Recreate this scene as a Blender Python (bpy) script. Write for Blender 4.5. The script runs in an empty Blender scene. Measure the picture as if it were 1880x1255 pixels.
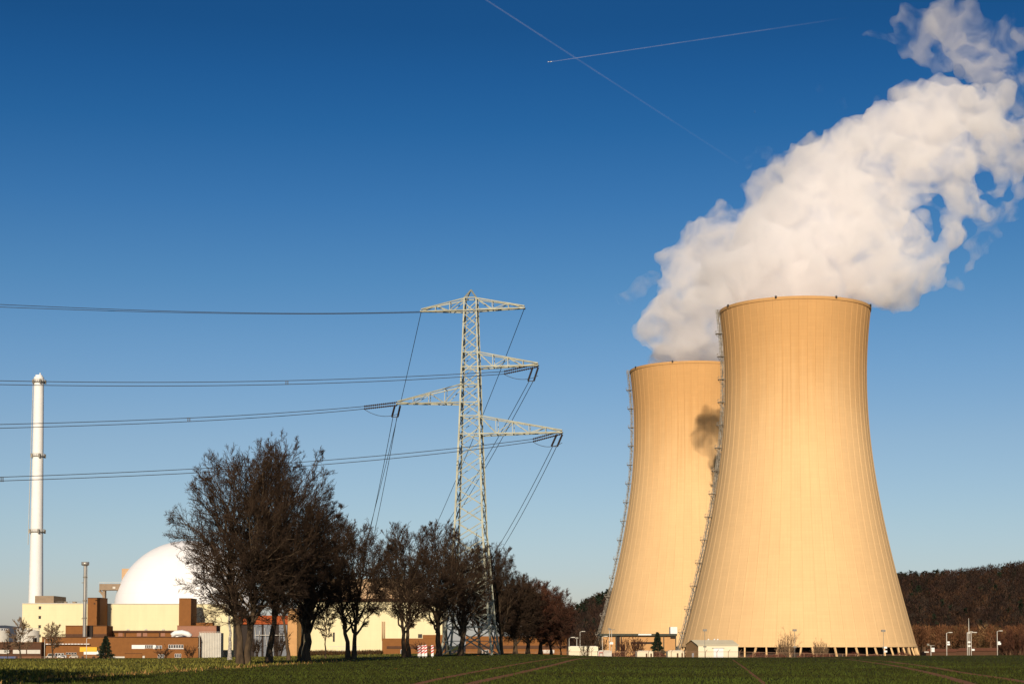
import bpy, bmesh, math, random
import numpy as np
from mathutils import Vector, Matrix, noise as mnoise

R = math.radians
sc = bpy.context.scene
col = sc.collection
F, HX, HY, EYE = 3130.0, 940.0, 1180.0, 1.7      # focal length and horizon in photo pixels, eye height

# ------------------------------------------------------------------ camera
cd = bpy.data.cameras.new('camera'); cam = bpy.data.objects.new('camera', cd); col.objects.link(cam)
PITCH = R(2.9); FC = F * math.cos(PITCH)
cam.location = (0, 0, EYE); cam.rotation_euler = (R(90) + PITCH, 0, 0)
cd.sensor_width = 36; cd.lens = 36 * FC / 1880; cd.shift_y = (HY - FC * math.tan(PITCH) - 627.5) / 1880
cd.clip_start = 0.5; cd.clip_end = 120000
sc.camera = cam
# ------------------------------------------------------------------ light
SUN_EL, SUN_AZ = 22.0, 5.5                       # sun behind the camera, a little to the left
sv = Vector((-math.sin(R(SUN_AZ)) * math.cos(R(SUN_EL)), -math.cos(R(SUN_AZ)) * math.cos(R(SUN_EL)), math.sin(R(SUN_EL))))
sl = bpy.data.lights.new('sun', 'SUN'); sl.energy = 5.0; sl.angle = R(0.53); sl.color = (1.0, 0.85, 0.66)
so = bpy.data.objects.new('sun', sl); col.objects.link(so)
so.rotation_euler = sv.to_track_quat('Z', 'Y').to_euler(); so.location = (0, -50, 80)
w = bpy.data.worlds.new('World'); sc.world = w; w.use_nodes = True
nt = w.node_tree; nt.nodes.clear()
N = nt.nodes.new; Lk = nt.links.new
sky = N('ShaderNodeTexSky'); sky.sky_type = 'NISHITA'; sky.sun_disc = False
sky.sun_elevation = R(SUN_EL); sky.sun_rotation = R(180 + SUN_AZ)
sky.air_density = 1.0; sky.dust_density = 0.6; sky.ozone_density = 3.0
tc = N('ShaderNodeTexCoord'); sx = N('ShaderNodeSeparateXYZ'); Lk(tc.outputs['Generated'], sx.inputs[0])
rp = N('ShaderNodeValToRGB'); Lk(sx.outputs['Z'], rp.inputs[0])   # polarised, deepening blue towards the zenith
SKYR = [(0.0, (0.58, 0.539, 0.618)), (0.0192, (0.567, 0.545, 0.632)), (0.0415, (0.514, 0.525, 0.626)), (0.0716, (0.491, 0.509, 0.579)), (0.1177, (0.445, 0.475, 0.534)), (0.1631, (0.338, 0.434, 0.521)), (0.2075, (0.224, 0.378, 0.487)), (0.2507, (0.137, 0.314, 0.458)), (0.2924, (0.075, 0.254, 0.408)), (0.3193, (0.056, 0.221, 0.376)), (0.3447, (0.045, 0.191, 0.332)), (0.6, (0.036, 0.153, 0.266))]
els = rp.color_ramp.elements
els[0].position = SKYR[0][0]; els[0].color = (*SKYR[0][1], 1)
els[1].position = SKYR[-1][0]; els[1].color = (*SKYR[-1][1], 1)
for p_, c_ in SKYR[1:-1]:
    e = els.new(p_); e.color = (*c_, 1)
mx = N('ShaderNodeMix'); mx.data_type = 'RGBA'; mx.blend_type = 'MULTIPLY'; mx.inputs[0].default_value = 1
Lk(sky.outputs[0], mx.inputs[6]); Lk(rp.outputs[0], mx.inputs[7])
bg = N('ShaderNodeBackground'); bg.inputs[1].default_value = 0.15
wo = N('ShaderNodeOutputWorld'); Lk(mx.outputs[2], bg.inputs[0]); Lk(bg.outputs[0], wo.inputs[0])
sc.view_settings.view_transform = 'Standard'; sc.view_settings.look = 'None'
sc.view_settings.exposure = 0.0; sc.view_settings.gamma = 1.0
sc.render.engine = 'CYCLES'
cy = sc.cycles
cy.max_bounces = 36; cy.diffuse_bounces = 3; cy.glossy_bounces = 2; cy.transparent_max_bounces = 16
cy.volume_bounces = 32; cy.volume_step_rate = 1.0; cy.volume_max_steps = 256
cy.use_denoising = True
cy.sample_clamp_indirect = 4.0

# ------------------------------------------------------------------ helpers
def depth_scale(py):
    v = HY - FC * math.tan(PITCH) - py                      # height above the lens axis, in pixels
    return v, FC * math.cos(PITCH) - v * math.sin(PITCH)
def P(px, py, D):
    v, q = depth_scale(py)
    return Vector(((px - HX) * D / q, D, EYE + (FC * math.sin(PITCH) + v * math.cos(PITCH)) * D / q))
def X(px, D): return (px - HX) * D / F
def Z(py, D): return P(HX, py, D).z

def tag(o, label=None, cat=None, group=None, kind=None):
    for k, v in (('label', label), ('category', cat), ('group', group), ('kind', kind)):
        if v: o[k] = v
    return o
def empty(name, loc, label, cat, group=None):
    o = bpy.data.objects.new(name, None); col.objects.link(o); o.location = loc; o.empty_display_size = 1
    return tag(o, label, cat, group)
def link(name, me, parent=None, loc=(0, 0, 0)):
    o = bpy.data.objects.new(name, me); col.objects.link(o); o.location = loc
    if parent is not None: o.parent = parent
    return o
def wloc(o):
    v = Vector(o.location); p = o.parent
    while p is not None: v = v + Vector(p.location); p = p.parent
    return v

class MB:
    """collects boxes, bars, tubes and sheets in world coordinates"""
    def __init__(s): s.v = []; s.f = []; s.sm = []
    def add(s, vs, fs, smooth=False):
        b = len(s.v); s.v += [tuple(v) for v in vs]
        s.f += [tuple(b + i for i in f) for f in fs]; s.sm += [smooth] * len(fs); return s
    def box(s, x0, x1, y0, y1, z0, z1):
        return s.add([(x0, y0, z0), (x1, y0, z0), (x1, y1, z0), (x0, y1, z0), (x0, y0, z1), (x1, y0, z1), (x1, y1, z1), (x0, y1, z1)],
                     [(0, 3, 2, 1), (4, 5, 6, 7), (0, 1, 5, 4), (1, 2, 6, 5), (2, 3, 7, 6), (3, 0, 4, 7)])
    def pbox(s, px0, px1, pt, pb, D, depth):
        """box whose front face, at distance D, covers that patch of the photo"""
        return s.box(X(px0, D), X(px1, D), D, D + depth, Z(pb, D), Z(pt, D))
    def bar(s, a, b, w=0.1, h=None):
        a = Vector(a); b = Vector(b); d = b - a
        if d.length < 1e-6: return s
        d.normalize(); up = Vector((0, 0, 1)) if abs(d.z) < 0.95 else Vector((0, 1, 0))
        u = d.cross(up).normalized() * w / 2; t = u.cross(d).normalized() * (h or w) / 2
        vs = [p + q for p in (a, b) for q in (-u - t, u - t, u + t, -u + t)]
        return s.add(vs, [(0, 1, 2, 3), (7, 6, 5, 4), (0, 4, 5, 1), (1, 5, 6, 2), (2, 6, 7, 3), (3, 7, 4, 0)])
    def tube(s, pts, r, n=6, smooth=True):
        pts = [Vector(p) for p in pts]; m = len(pts); rs = r if isinstance(r, (list, tuple)) else [r] * m
        vs = []; 
        for i, p in enumerate(pts):
            d = (pts[min(i + 1, m - 1)] - pts[max(i - 1, 0)]).normalized()
            up = Vector((0, 0, 1)) if abs(d.z) < 0.9 else Vector((0, 1, 0))
            u = d.cross(up).normalized(); t = u.cross(d).normalized()
            for k in range(n):
                a = 2 * math.pi * k / n; vs.append(p + (u * math.cos(a) + t * math.sin(a)) * rs[i])
        fs = [(i * n + k, i * n + (k + 1) % n, (i + 1) * n + (k + 1) % n, (i + 1) * n + k) for i in range(m - 1) for k in range(n)]
        fs += [tuple(range(n))[::-1], tuple((m - 1) * n + k for k in range(n))]
        return s.add(vs, fs, smooth)
    def lathe(s, c, prof, n=32, smooth=True, cap=True):
        vs = [(c[0] + r * math.cos(2 * math.pi * k / n), c[1] + r * math.sin(2 * math.pi * k / n), z) for r, z in prof for k in range(n)]
        m = len(prof)
        fs = [(i * n + k, i * n + (k + 1) % n, (i + 1) * n + (k + 1) % n, (i + 1) * n + k) for i in range(m - 1) for k in range(n)]
        s.add(vs, fs, smooth)
        if cap: s.add([vs[k] for k in range(n)], [tuple(range(n))[::-1]]); s.add(vs[-n:], [tuple(range(n))])
        return s
    def build(s, name, material, parent=None, origin=None):
        o0 = wloc(parent) if parent is not None else Vector(origin or (0, 0, 0))
        me = bpy.data.meshes.new(name)
        me.from_pydata([(v[0] - o0.x, v[1] - o0.y, v[2] - o0.z) for v in s.v], [], s.f)
        me.polygons.foreach_set('use_smooth', s.sm); me.materials.append(material); me.update()
        return link(name, me, parent, (0, 0, 0) if parent is not None else o0)

def np_mesh(name, V, Fq, material, smooth=False, colors=None, parent=None, loc=(0, 0, 0)):
    """fast mesh from arrays; Fq is (n,k)"""
    me = bpy.data.meshes.new(name); V = np.asarray(V, np.float32); Fq = np.asarray(Fq, np.int32)
    me.vertices.add(len(V)); me.vertices.foreach_set('co', V.ravel())
    k = Fq.shape[1]; me.loops.add(Fq.size); me.loops.foreach_set('vertex_index', Fq.ravel())
    me.polygons.add(len(Fq)); me.polygons.foreach_set('loop_start', np.arange(0, Fq.size, k, dtype=np.int32))
    me.polygons.foreach_set('use_smooth', np.full(len(Fq), smooth))
    if colors is not None:
        a = me.color_attributes.new('tint', 'FLOAT_COLOR', 'POINT')
        a.data.foreach_set('color', np.asarray(colors, np.float32).ravel())
    me.materials.append(material); me.update(calc_edges=True); me.validate()
    return link(name, me, parent, loc)

# ------------------------------------------------------------------ materials
def mat(name, c, rough=0.85, var=0.12, scale=1.0, bump=0.0, metal=0.0, c2=None, stretch=(1, 1, 1), spec=0.3, detail=6):
    m = bpy.data.materials.new(name); m.use_nodes = True; t = m.node_tree; b = t.nodes['Principled BSDF']
    b.inputs['Roughness'].default_value = rough; b.inputs['Metallic'].default_value = metal
    b.inputs['Specular IOR Level'].default_value = spec
    c2 = c2 or tuple(max(0, x * (1 - 2 * var)) for x in c)
    tx = t.nodes.new('ShaderNodeTexCoord'); mp = t.nodes.new('ShaderNodeMapping'); mp.inputs['Scale'].default_value = stretch
    n = t.nodes.new('ShaderNodeTexNoise'); n.inputs['Scale'].default_value = scale; n.inputs['Detail'].default_value = detail; n.inputs['Roughness'].default_value = 0.65
    r = t.nodes.new('ShaderNodeValToRGB'); r.color_ramp.elements[0].position = 0.32; r.color_ramp.elements[1].position = 0.68
    r.color_ramp.elements[0].color = (*c2, 1); r.color_ramp.elements[1].color = (*c, 1)
    t.links.new(tx.outputs['Object'], mp.inputs[0]); t.links.new(mp.outputs[0], n.inputs['Vector'])
    t.links.new(n.outputs[0], r.inputs[0]); t.links.new(r.outputs[0], b.inputs['Base Color'])
    if bump:
        bp = t.nodes.new('ShaderNodeBump'); bp.inputs['Strength'].default_value = bump; bp.inputs['Distance'].default_value = 0.05
        t.links.new(n.outputs[0], bp.inputs['Height']); t.links.new(bp.outputs[0], b.inputs['Normal'])
    return m
def panel_mat(name, c, c2, px=3.0, pz=1.2, line=0.7, rough=0.7):
    """sheet cladding: faint vertical and horizontal seams, light weathering"""
    m = mat(name, c, rough, c2=c2, scale=0.25, stretch=(1, 1, 0.25))
    t = m.node_tree; b = t.nodes['Principled BSDF']; src = b.inputs['Base Color'].links[0].from_socket
    tx = t.nodes.new('ShaderNodeTexCoord'); s = t.nodes.new('ShaderNodeSeparateXYZ'); t.links.new(tx.outputs['Object'], s.inputs[0])
    prev = None
    for ax, sp, wd in (('X', px, 0.035), ('Z', pz, 0.05)):
        a = t.nodes.new('ShaderNodeMath'); a.operation = 'DIVIDE'; a.inputs[1].default_value = sp; t.links.new(s.outputs[ax], a.inputs[0])
        f = t.nodes.new('ShaderNodeMath'); f.operation = 'FRACT'; t.links.new(a.outputs[0], f.inputs[0])
        l = t.nodes.new('ShaderNodeMath'); l.operation = 'LESS_THAN'; l.inputs[1].default_value = wd; t.links.new(f.outputs[0], l.inputs[0])
        if prev is None: prev = l
        else:
            q = t.nodes.new('ShaderNodeMath'); q.operation = 'MAXIMUM'; t.links.new(prev.outputs[0], q.inputs[0]); t.links.new(l.outputs[0], q.inputs[1]); prev = q
    k = t.nodes.new('ShaderNodeMath'); k.operation = 'MULTIPLY'; k.inputs[1].default_value = 1 - line; t.links.new(prev.outputs[0], k.inputs[0])
    mxn = t.nodes.new('ShaderNodeMix'); mxn.data_type = 'RGBA'; t.links.new(k.outputs[0], mxn.inputs[0]); t.links.new(src, mxn.inputs[6])
    mxn.inputs[7].default_value = (c[0] * .3, c[1] * .3, c[2] * .3, 1)
    t.links.new(mxn.outputs[2], b.inputs['Base Color'])
    return m
def tint_mat(name, rough=0.95):
    m = bpy.data.materials.new(name); m.use_nodes = True; t = m.node_tree; b = t.nodes['Principled BSDF']
    a = t.nodes.new('ShaderNodeAttribute'); a.attribute_name = 'tint'; t.links.new(a.outputs['Color'], b.inputs['Base Color'])
    b.inputs['Roughness'].default_value = rough; b.inputs['Specular IOR Level'].default_value = 0.1
    return m

M = dict(
    white=mat('white_paint', (.80, .79, .76), .6, .04, .2), offwhite=mat('off_white_sheet', (.62, .58, .5), .7, .1, .4),
    dome=panel_mat('white_dome_concrete', (.86, .85, .85), (.82, .81, .81), 1e6, 6.0, .95),
    cream=panel_mat('cream_cladding', (.74, .66, .40), (.69, .60, .36), 4.0, 2.4, .93),
    yellow=mat('yellow_sheet', (.75, .42, .02), .5, .05), tan=panel_mat('tan_cladding', (.50, .33, .19), (.45, .29, .16), 3.0, 3.0, .9),
    brown=mat('brown_brick', (.235, .095, .026), .9, .12, .5, c2=(.195, .078, .022)), dkbrown=mat('dark_brown_cladding', (.10, .045, .022), .85, .15, .5),
    rust=mat('rusty_brown_panels', (.20, .085, .04), .9, .2, .4), pink=mat('pinkish_render', (.33, .16, .10), .9, .08, .4),
    orange=mat('orange_cladding', (.36, .075, .015), .8, .1, .4), peach=mat('peach_cladding', (.55, .30, .12), .8, .08, .4),
    grey=mat('grey_cladding', (.19, .20, .22), .8, .15, .4), taupe=mat('taupe_concrete', (.30, .22, .15), .9, .12, .4),
    glass=mat('dark_window_glass', (.02, .022, .025), .15, .1, spec=.6), dark=mat('dark_paint_and_shade', (.035, .025, .02), .9, .1),  # dark: dark paint, also interior shade put into colour behind the tower columns
    steel=mat('galvanised_lattice_steel', (.37, .37, .28), .55, .18, .8, metal=.15), stainless=mat('stack_steel', (.42, .39, .35), .4, .15, .4, metal=.5, stretch=(1, 1, .2)),
    stair=mat('grey_stair_steel', (.30, .27, .22), .7, .25, .6), wire=mat('dark_conductor', (.045, .05, .06), .6, .1), insul=mat('brown_insulator_glaze', (.035, .022, .016), .35, .1),
    bark=mat('grey_brown_bark', (.11, .072, .040), .95, .2, 3.0, .6, c2=(.030, .020, .012), stretch=(1, 1, .3)), twig=mat('dark_brown_twigs', (.042, .023, .011), .95, .2, .25, c2=(.024, .013, .007)),
    redtwig=mat('reddish_twigs', (.085, .030, .014), .95, .2, .3, c2=(.042, .018, .010)), paletwig=mat('pale_tan_twigs', (.23, .145, .08), .95, .2, .5),
    birch=mat('white_birch_bark', (.55, .50, .44), .9, .1, 3.5, c2=(.07, .06, .05), stretch=(1, 1, 1.6)),
    conifer=mat('dark_green_needles', (.018, .030, .012), .95, .2, .8), greenroof=mat('dark_green_fascia', (.055, .06, .045), .8, .1),
    fence=mat('rusty_fence_steel', (.30, .17, .10), .8, .15), red=mat('red_paint', (.55, .02, .012), .6, .05), black=mat('black_rubber', (.015, .015, .015), .7, .05),
    barn=panel_mat('cream_barn_sheet', (.80, .72, .52), (.76, .68, .48), 1.0, 1e6, .9), barngable=mat('shaded_ochre_gable', (.42, .24, .10), .9, .08),
    barnroof=panel_mat('pale_barn_roof', (.78, .69, .48), (.72, .63, .43), .9, 1e6, .85), blue=mat('blue_tarpaulin', (.03, .10, .25), .6, .1), tile=mat('red_roof_tiles', (.20, .075, .035), .9, .2, 1.2),
)

# ------------------------------------------------------------------ ground
CR = [(-400, 1209), (0, 1209), (300, 1208), (450, 1205), (600, 1202), (750, 1199), (950, 1198.5), (1050, 1202), (1150, 1205), (1300, 1206), (1500, 1206), (1650, 1203), (1880, 1202), (2300, 1202)]
YC = 300.0
cr_x = np.array([(p - HX) * YC / F for p, _ in CR]); cr_z = np.array([EYE - (q - HY) * YC / F for _, q in CR])
def sstep(t):
    t = np.clip(t, 0, 1); return t * t * (3 - 2 * t)
def gz(x, y):
    x = np.asarray(x, float); y = np.asarray(y, float)
    zc = np.interp(x, cr_x, cr_z)
    z = zc * sstep((y - 60) / (YC - 60))
    return z + (-4.6 - zc) * sstep((y - YC) / 170) * (y > YC)
def ground_px(px, py):
    """the ground point that photo pixel shows"""
    lo, hi = 20.0, 300.0
    for _ in range(40):
        mid = (lo + hi) / 2
        if EYE - gz(X(px, mid), mid) > (py - HY) * mid / F: lo = mid
        else: hi = mid
        # higher y -> ray deeper below; ray height below eye grows with distance
    D = lo
    return X(px, D), D
gy = np.concatenate([np.linspace(-200, 40, 9), np.linspace(50, 520, 120), np.array([560, 620, 700, 850, 1000, 1300, 1800, 2600, 4000, 6000, 9000])])
gx = np.concatenate([[-9000, -5000, -2500, -1200, -600, -300], np.linspace(-200, 200, 101), [300, 600, 1200, 2500, 5000, 9000]])
GX, GY = np.meshgrid(gx, gy); GZ = gz(GX, GY)
GZ = GZ + np.where(GY > 2000, -8, 0)
nx, ny = len(gx), len(gy); idx = np.arange(nx * ny).reshape(ny, nx)
Fq = np.stack([idx[:-1, :-1], idx[:-1, 1:], idx[1:, 1:], idx[1:, :-1]], -1).reshape(-1, 4)
def ground_material():
    m = bpy.data.materials.new('winter_crop_field'); m.use_nodes = True; t = m.node_tree; b = t.nodes['Principled BSDF']
    b.inputs['Roughness'].default_value = 1; b.inputs['Specular IOR Level'].default_value = .05
    tx = t.nodes.new('ShaderNodeTexCoord')
    def nz(scale, stretch=(1, 1, 1), det=6):
        mp = t.nodes.new('ShaderNodeMapping'); mp.inputs['Scale'].default_value = stretch; t.links.new(tx.outputs['Object'], mp.inputs[0])
        n = t.nodes.new('ShaderNodeTexNoise'); n.inputs['Scale'].default_value = scale; n.inputs['Detail'].default_value = det; n.inputs['Roughness'].default_value = .7
        t.links.new(mp.outputs[0], n.inputs['Vector']); return n.outputs[0]
    def ramp(src, *st):
        r = t.nodes.new('ShaderNodeValToRGB'); t.links.new(src, r.inputs[0]); e = r.color_ramp.elements
        e[0].position, e[0].color = st[0][0], (*st[0][1], 1); e[1].position, e[1].color = st[-1][0], (*st[-1][1], 1)
        for p, c in st[1:-1]: q = e.new(p); q.color = (*c, 1)
        return r.outputs[0]
    def mix(f, a, c):
        x = t.nodes.new('ShaderNodeMix'); x.data_type = 'RGBA'; t.links.new(f, x.inputs[0]); t.links.new(a, x.inputs[6]); t.links.new(c, x.inputs[7]); return x.outputs[2]
    crop = ramp(nz(2.2, (1, .35, 1)), (.30, (.045, .024, .009)), (.48, (.036, .038, .007)), (.68, (.062, .068, .010)))
    lawn = ramp(nz(1.0, (1, .5, 1)), (.28, (.05, .035, .012)), (.5, (.075, .085, .012)), (.72, (.17, .16, .035)))
    big = ramp(nz(.05), (.4, (0, 0, 0)), (.62, (1, 1, 1)))
    dry = ramp(nz(.8), (.35, (.11, .06, .025)), (.65, (.16, .13, .04)))
    # the rough verge lies left of a line running from the lower left to the foot of the trees
    s = t.nodes.new('ShaderNodeSeparateXYZ'); t.links.new(tx.outputs['Object'], s.inputs[0])
    def mth(op, a, b_):
        n = t.nodes.new('ShaderNodeMath'); n.operation = op
        for i, v in enumerate((a, b_)):
            if isinstance(v, (int, float)): n.inputs[i].default_value = v
            else: t.links.new(v, n.inputs[i])
        return n.outputs[0]
    # distance left of the line through A and B
    (ax, ay), (bx_, by) = ground_px(60, 1252), ground_px(640, 1213)
    L = math.hypot(bx_ - ax, by - ay); nxn, nyn = -(by - ay) / L, (bx_ - ax) / L
    d = mth('ADD', mth('MULTIPLY', s.outputs['X'], nxn), mth('MULTIPLY', s.outputs['Y'], nyn))
    d = mth('SUBTRACT', d, nxn * ax + nyn * ay)
    d = mth('ADD', d, mth('MULTIPLY', mth('SUBTRACT', nz(.35), .5), 3.0))
    fl = ramp(mth('MULTIPLY', d, 1.0), (.0, (0, 0, 0)), (1.0, (1, 1, 1)))
    edge = ramp(mth('ABSOLUTE', mth('SUBTRACT', d, 1.4), 0), (.2, (1, 1, 1)), (.95, (0, 0, 0)))
    patch = ramp(nz(.03, (1, 2.2, 1), 4), (.38, (.62, .60, .55)), (.60, (1.15, 1.12, 1.1)))
    c = mix(fl, crop, lawn); pm = t.nodes.new('ShaderNodeMix'); pm.data_type = 'RGBA'; pm.blend_type = 'MULTIPLY'; pm.inputs[0].default_value = 1; t.links.new(c, pm.inputs[6]); t.links.new(patch, pm.inputs[7]); c = pm.outputs[2]; c = mix(mth('MULTIPLY', edge, .75), c, dry)
    t.links.new(c, b.inputs['Base Color'])
    bp = t.nodes.new('ShaderNodeBump'); bp.inputs['Strength'].default_value = .5; bp.inputs['Distance'].default_value = .08
    t.links.new(nz(3.0), bp.inputs['Height']); t.links.new(bp.outputs[0], b.inputs['Normal'])
    return m
GM = ground_material()
g = np_mesh('field', np.stack([GX, GY, GZ], -1).reshape(-1, 3), Fq, GM, True); tag(g, kind='structure')

# tyre tracks pressed into the crop
soil = mat('bare_brown_soil', (.24, .085, .016), 1.0, .2, 1.5, .5, c2=(.11, .045, .010))
TRACKS = []
def track(pts, width, name='dirt_track'):
    c = [ground_px(*p) for p in pts]; TRACKS.append((c, width))
    cs = []
    for i in range(len(c) - 1):
        p0, p1, p2, p3 = c[max(i - 1, 0)], c[i], c[i + 1], c[min(i + 2, len(c) - 1)]
        for k in range(16):
            u = k / 16
            cs.append(tuple(.5 * (2 * p1[a] + (p2[a] - p0[a]) * u + (2 * p0[a] - 5 * p1[a] + 4 * p2[a] - p3[a]) * u * u + (3 * p1[a] - p0[a] - 3 * p2[a] + p3[a]) * u ** 3) for a in (0, 1)))
    cs.append(c[-1]); V = []; Q = []
    rnd = random.Random(len(pts) * 7 + int(pts[0][0]))
    for i, (x, y) in enumerate(cs):
        a = cs[max(i - 1, 0)]; b = cs[min(i + 1, len(cs) - 1)]; dx, dy = b[0] - a[0], b[1] - a[1]; l = math.hypot(dx, dy) or 1
        nx_, ny_ = -dy / l, dx / l
        for k in range(5):
            o = (k / 4 - .5) * width * (1 + rnd.uniform(-.22, .22) * (k in (0, 4)))
            X_, Y_ = x + nx_ * o, y + ny_ * o
            V.append((X_, Y_, float(gz(X_, Y_)) + .012))
    for i in range(len(cs) - 1):
        for k in range(4): Q.append((i * 5 + k, i * 5 + k + 1, i * 5 + 6 + k, i * 5 + 5 + k))
    o = np_mesh(name, V, Q, soil, True); tag(o, kind='structure')
track([(740, 1262), (800, 1247), (870, 1233), (950, 1218.5), (1010, 1209), (1050, 1204.5)], .5)
track([(835, 1262), (900, 1246), (960, 1233), (1020, 1219), (1060, 1209), (1090, 1206.5)], .6)
track([(1500, 1205.8), (1560, 1210), (1620, 1218), (1690, 1231), (1750, 1246), (1800, 1262)], .6)
track([(1630, 1213), (1690, 1221), (1760, 1233), (1830, 1243), (1890, 1253)], .6)
track([(1560, 1207.5), (1610, 1211.5), (1660, 1218)], .4)
track([(1345, 1210), (1362, 1222), (1385, 1240), (1405, 1256)], .2)

# grass: short blades and tufts over the near field, one mass
def grass(name, n, seed, y0, y1, hmin, hmax, ca, cb, lawn):
    rs = np.random.RandomState(seed)
    y = y0 * (y1 / y0) ** rs.rand(n); x = (rs.rand(n) * 2100 - 110 - HX) * y / F
    (ax, ay), (bx_, by) = ground_px(60, 1252), ground_px(640, 1213)
    L = math.hypot(bx_ - ax, by - ay); d = (-(by - ay) * (x - ax) + (bx_ - ax) * (y - ay)) / L + rs.randn(n) * .7
    k = (d > .5) if lawn else (d < .5)
    for cl, wd_ in TRACKS:
        for (x0_, y0_), (x1_, y1_) in zip(cl, cl[1:]):
            dx_, dy_ = x1_ - x0_, y1_ - y0_; u_ = np.clip(((x - x0_) * dx_ + (y - y0_) * dy_) / (dx_ * dx_ + dy_ * dy_), 0, 1)
            k &= np.hypot(x - x0_ - u_ * dx_, y - y0_ - u_ * dy_) > wd_ * rs.uniform(.35, .62, len(x))
    x, y = x[k], y[k]; n = len(x)
    if not lawn: x = np.where(rs.rand(n) < .35, np.round((x - .12 * y) / .26) * .26 + .12 * y, x)   # drilled rows
    z = gz(x, y); a = rs.rand(n) * 6.28; h = rs.uniform(hmin, hmax, n) * (1 + (rs.rand(n) < .03) * .8); wd = h * .28
    lx, ly = rs.randn(n) * h * .35, rs.randn(n) * h * .35
    A = np.stack([x - np.cos(a) * wd, y - np.sin(a) * wd, z], -1); B = np.stack([x + np.cos(a) * wd, y + np.sin(a) * wd, z], -1); C = np.stack([x + lx, y + ly, z + h], -1)
    V = np.stack([A, B, C], 1).reshape(-1, 3); T = np.arange(3 * n).reshape(n, 3)
    pn = np.array([mnoise.noise((float(a_) * .05, float(b_) * .10, seed)) for a_, b_ in zip(x, y)])[:, None]
    u = np.clip(rs.rand(n, 1) + pn * .6, 0, 1.15); cc = np.array(ca) * (1 - u) + np.array(cb) * u
    if lawn:
        dry = (rs.rand(n) < .75 * np.exp(-((d[k] - 1.3) / .9) ** 2))[:, None]; cc = np.where(dry, np.array([.30, .17, .06]) * rs.uniform(.5, 1.2, (n, 1)), cc)
    cc = np.hstack([cc, np.ones((n, 1))]).repeat(3, 0)
    o = np_mesh(name, V, T, GRASS, False, cc); tag(o, kind='stuff')
    return o
GRASS = tint_mat('grass_blades')
tag(grass('crop_grass', 170000, 3, 62, 300, .05, .11, (.030, .028, .006), (.060, .078, .012), False), 'short dark green winter crop covering the field', 'grass')
tag(grass('verge_grass', 70000, 4, 62, 300, .08, .2, (.05, .04, .01), (.19, .18, .035), True), 'rough yellowish green verge grass in the lower left', 'grass')

st = random.Random(4); 
for i, (px, py, w_) in enumerate(((1050, 1234, 5), (727, 1226.5, 6), (805, 1228.5, 7), (668, 1223, 4), (840, 1203.5, 8), (878, 1202.5, 6))):
    x, y = ground_px(px, py); sz = w_ * y / F * .5; bm = bmesh.new(); bmesh.ops.create_icosphere(bm, subdivisions=2, radius=1)
    for v in bm.verts: v.co = Vector((v.co.x * sz, v.co.y * sz * .7, v.co.z * sz * .28)) * (1 + .25 * mnoise.noise(v.co * 2 + Vector((i * 7, 0, 0))))
    me = bpy.data.meshes.new('soil_clod'); bm.to_mesh(me); bm.free(); me.materials.append(soil)
    tag(link('soil_clod', me, None, (x, y, float(gz(x, y)))), 'pale clod of soil in the crop, ' + ('alone below the end of the tyre tracks', 'left one of the pair below the barrier boards', 'right one of the pair below the barrier boards', 'smallest, furthest left, below the cream hall', 'left one at the foot of the pylon', 'right one at the foot of the pylon')[i], 'clod', 'soil clods in the field')
# ------------------------------------------------------------------ bare trees
def norm(a): return a / np.maximum(np.linalg.norm(a, axis=-1, keepdims=True), 1e-9)
def tubes(pts, r0, r1, k):
    """pts (n,m,3) -> vertices, quads"""
    n, m, _ = pts.shape
    t = np.empty_like(pts); t[:, 1:-1] = pts[:, 2:] - pts[:, :-2]; t[:, 0] = pts[:, 1] - pts[:, 0]; t[:, -1] = pts[:, -1] - pts[:, -2]; t = norm(t)
    ref = np.where(np.abs(t[..., 2:3]) > .9, np.array([1., 0, 0]), np.array([0, 0, 1.]))
    u = norm(np.cross(t, ref)); v = np.cross(t, u)
    rr = r0[:, None] + (r1 - r0)[:, None] * np.linspace(0, 1, m)[None] ** .8
    a = np.arange(k) * 2 * np.pi / k
    V = pts[:, :, None] + rr[:, :, None, None] * (u[:, :, None] * np.cos(a)[None, None, :, None] + v[:, :, None] * np.sin(a)[None, None, :, None])
    base = (np.arange(n)[:, None, None] * m + np.arange(m - 1)[None, :, None]) * k
    i = np.arange(k)[None, None]; j = (i + 1) % k
    Q = np.stack([base + i, base + j, base + k + j, base + k + i], -1).reshape(-1, 4)
    return V.reshape(-1, 3), Q
def join(parts):
    V = []; Q = []; b = 0
    for v, q in parts: V.append(v); Q.append(q + b); b += len(v)
    return np.concatenate(V), np.concatenate(Q)
def env_dist(p, d, c, rad):
    """distance from p along d to the crown ellipsoid"""
    q = (p - c) / rad; e = d / rad
    A = (e * e).sum(-1); B = (q * e).sum(-1); C = (q * q).sum(-1) - 1
    disc = np.maximum(B * B - A * C, 0); return np.maximum((-B + np.sqrt(disc)) / A, 0)
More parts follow.
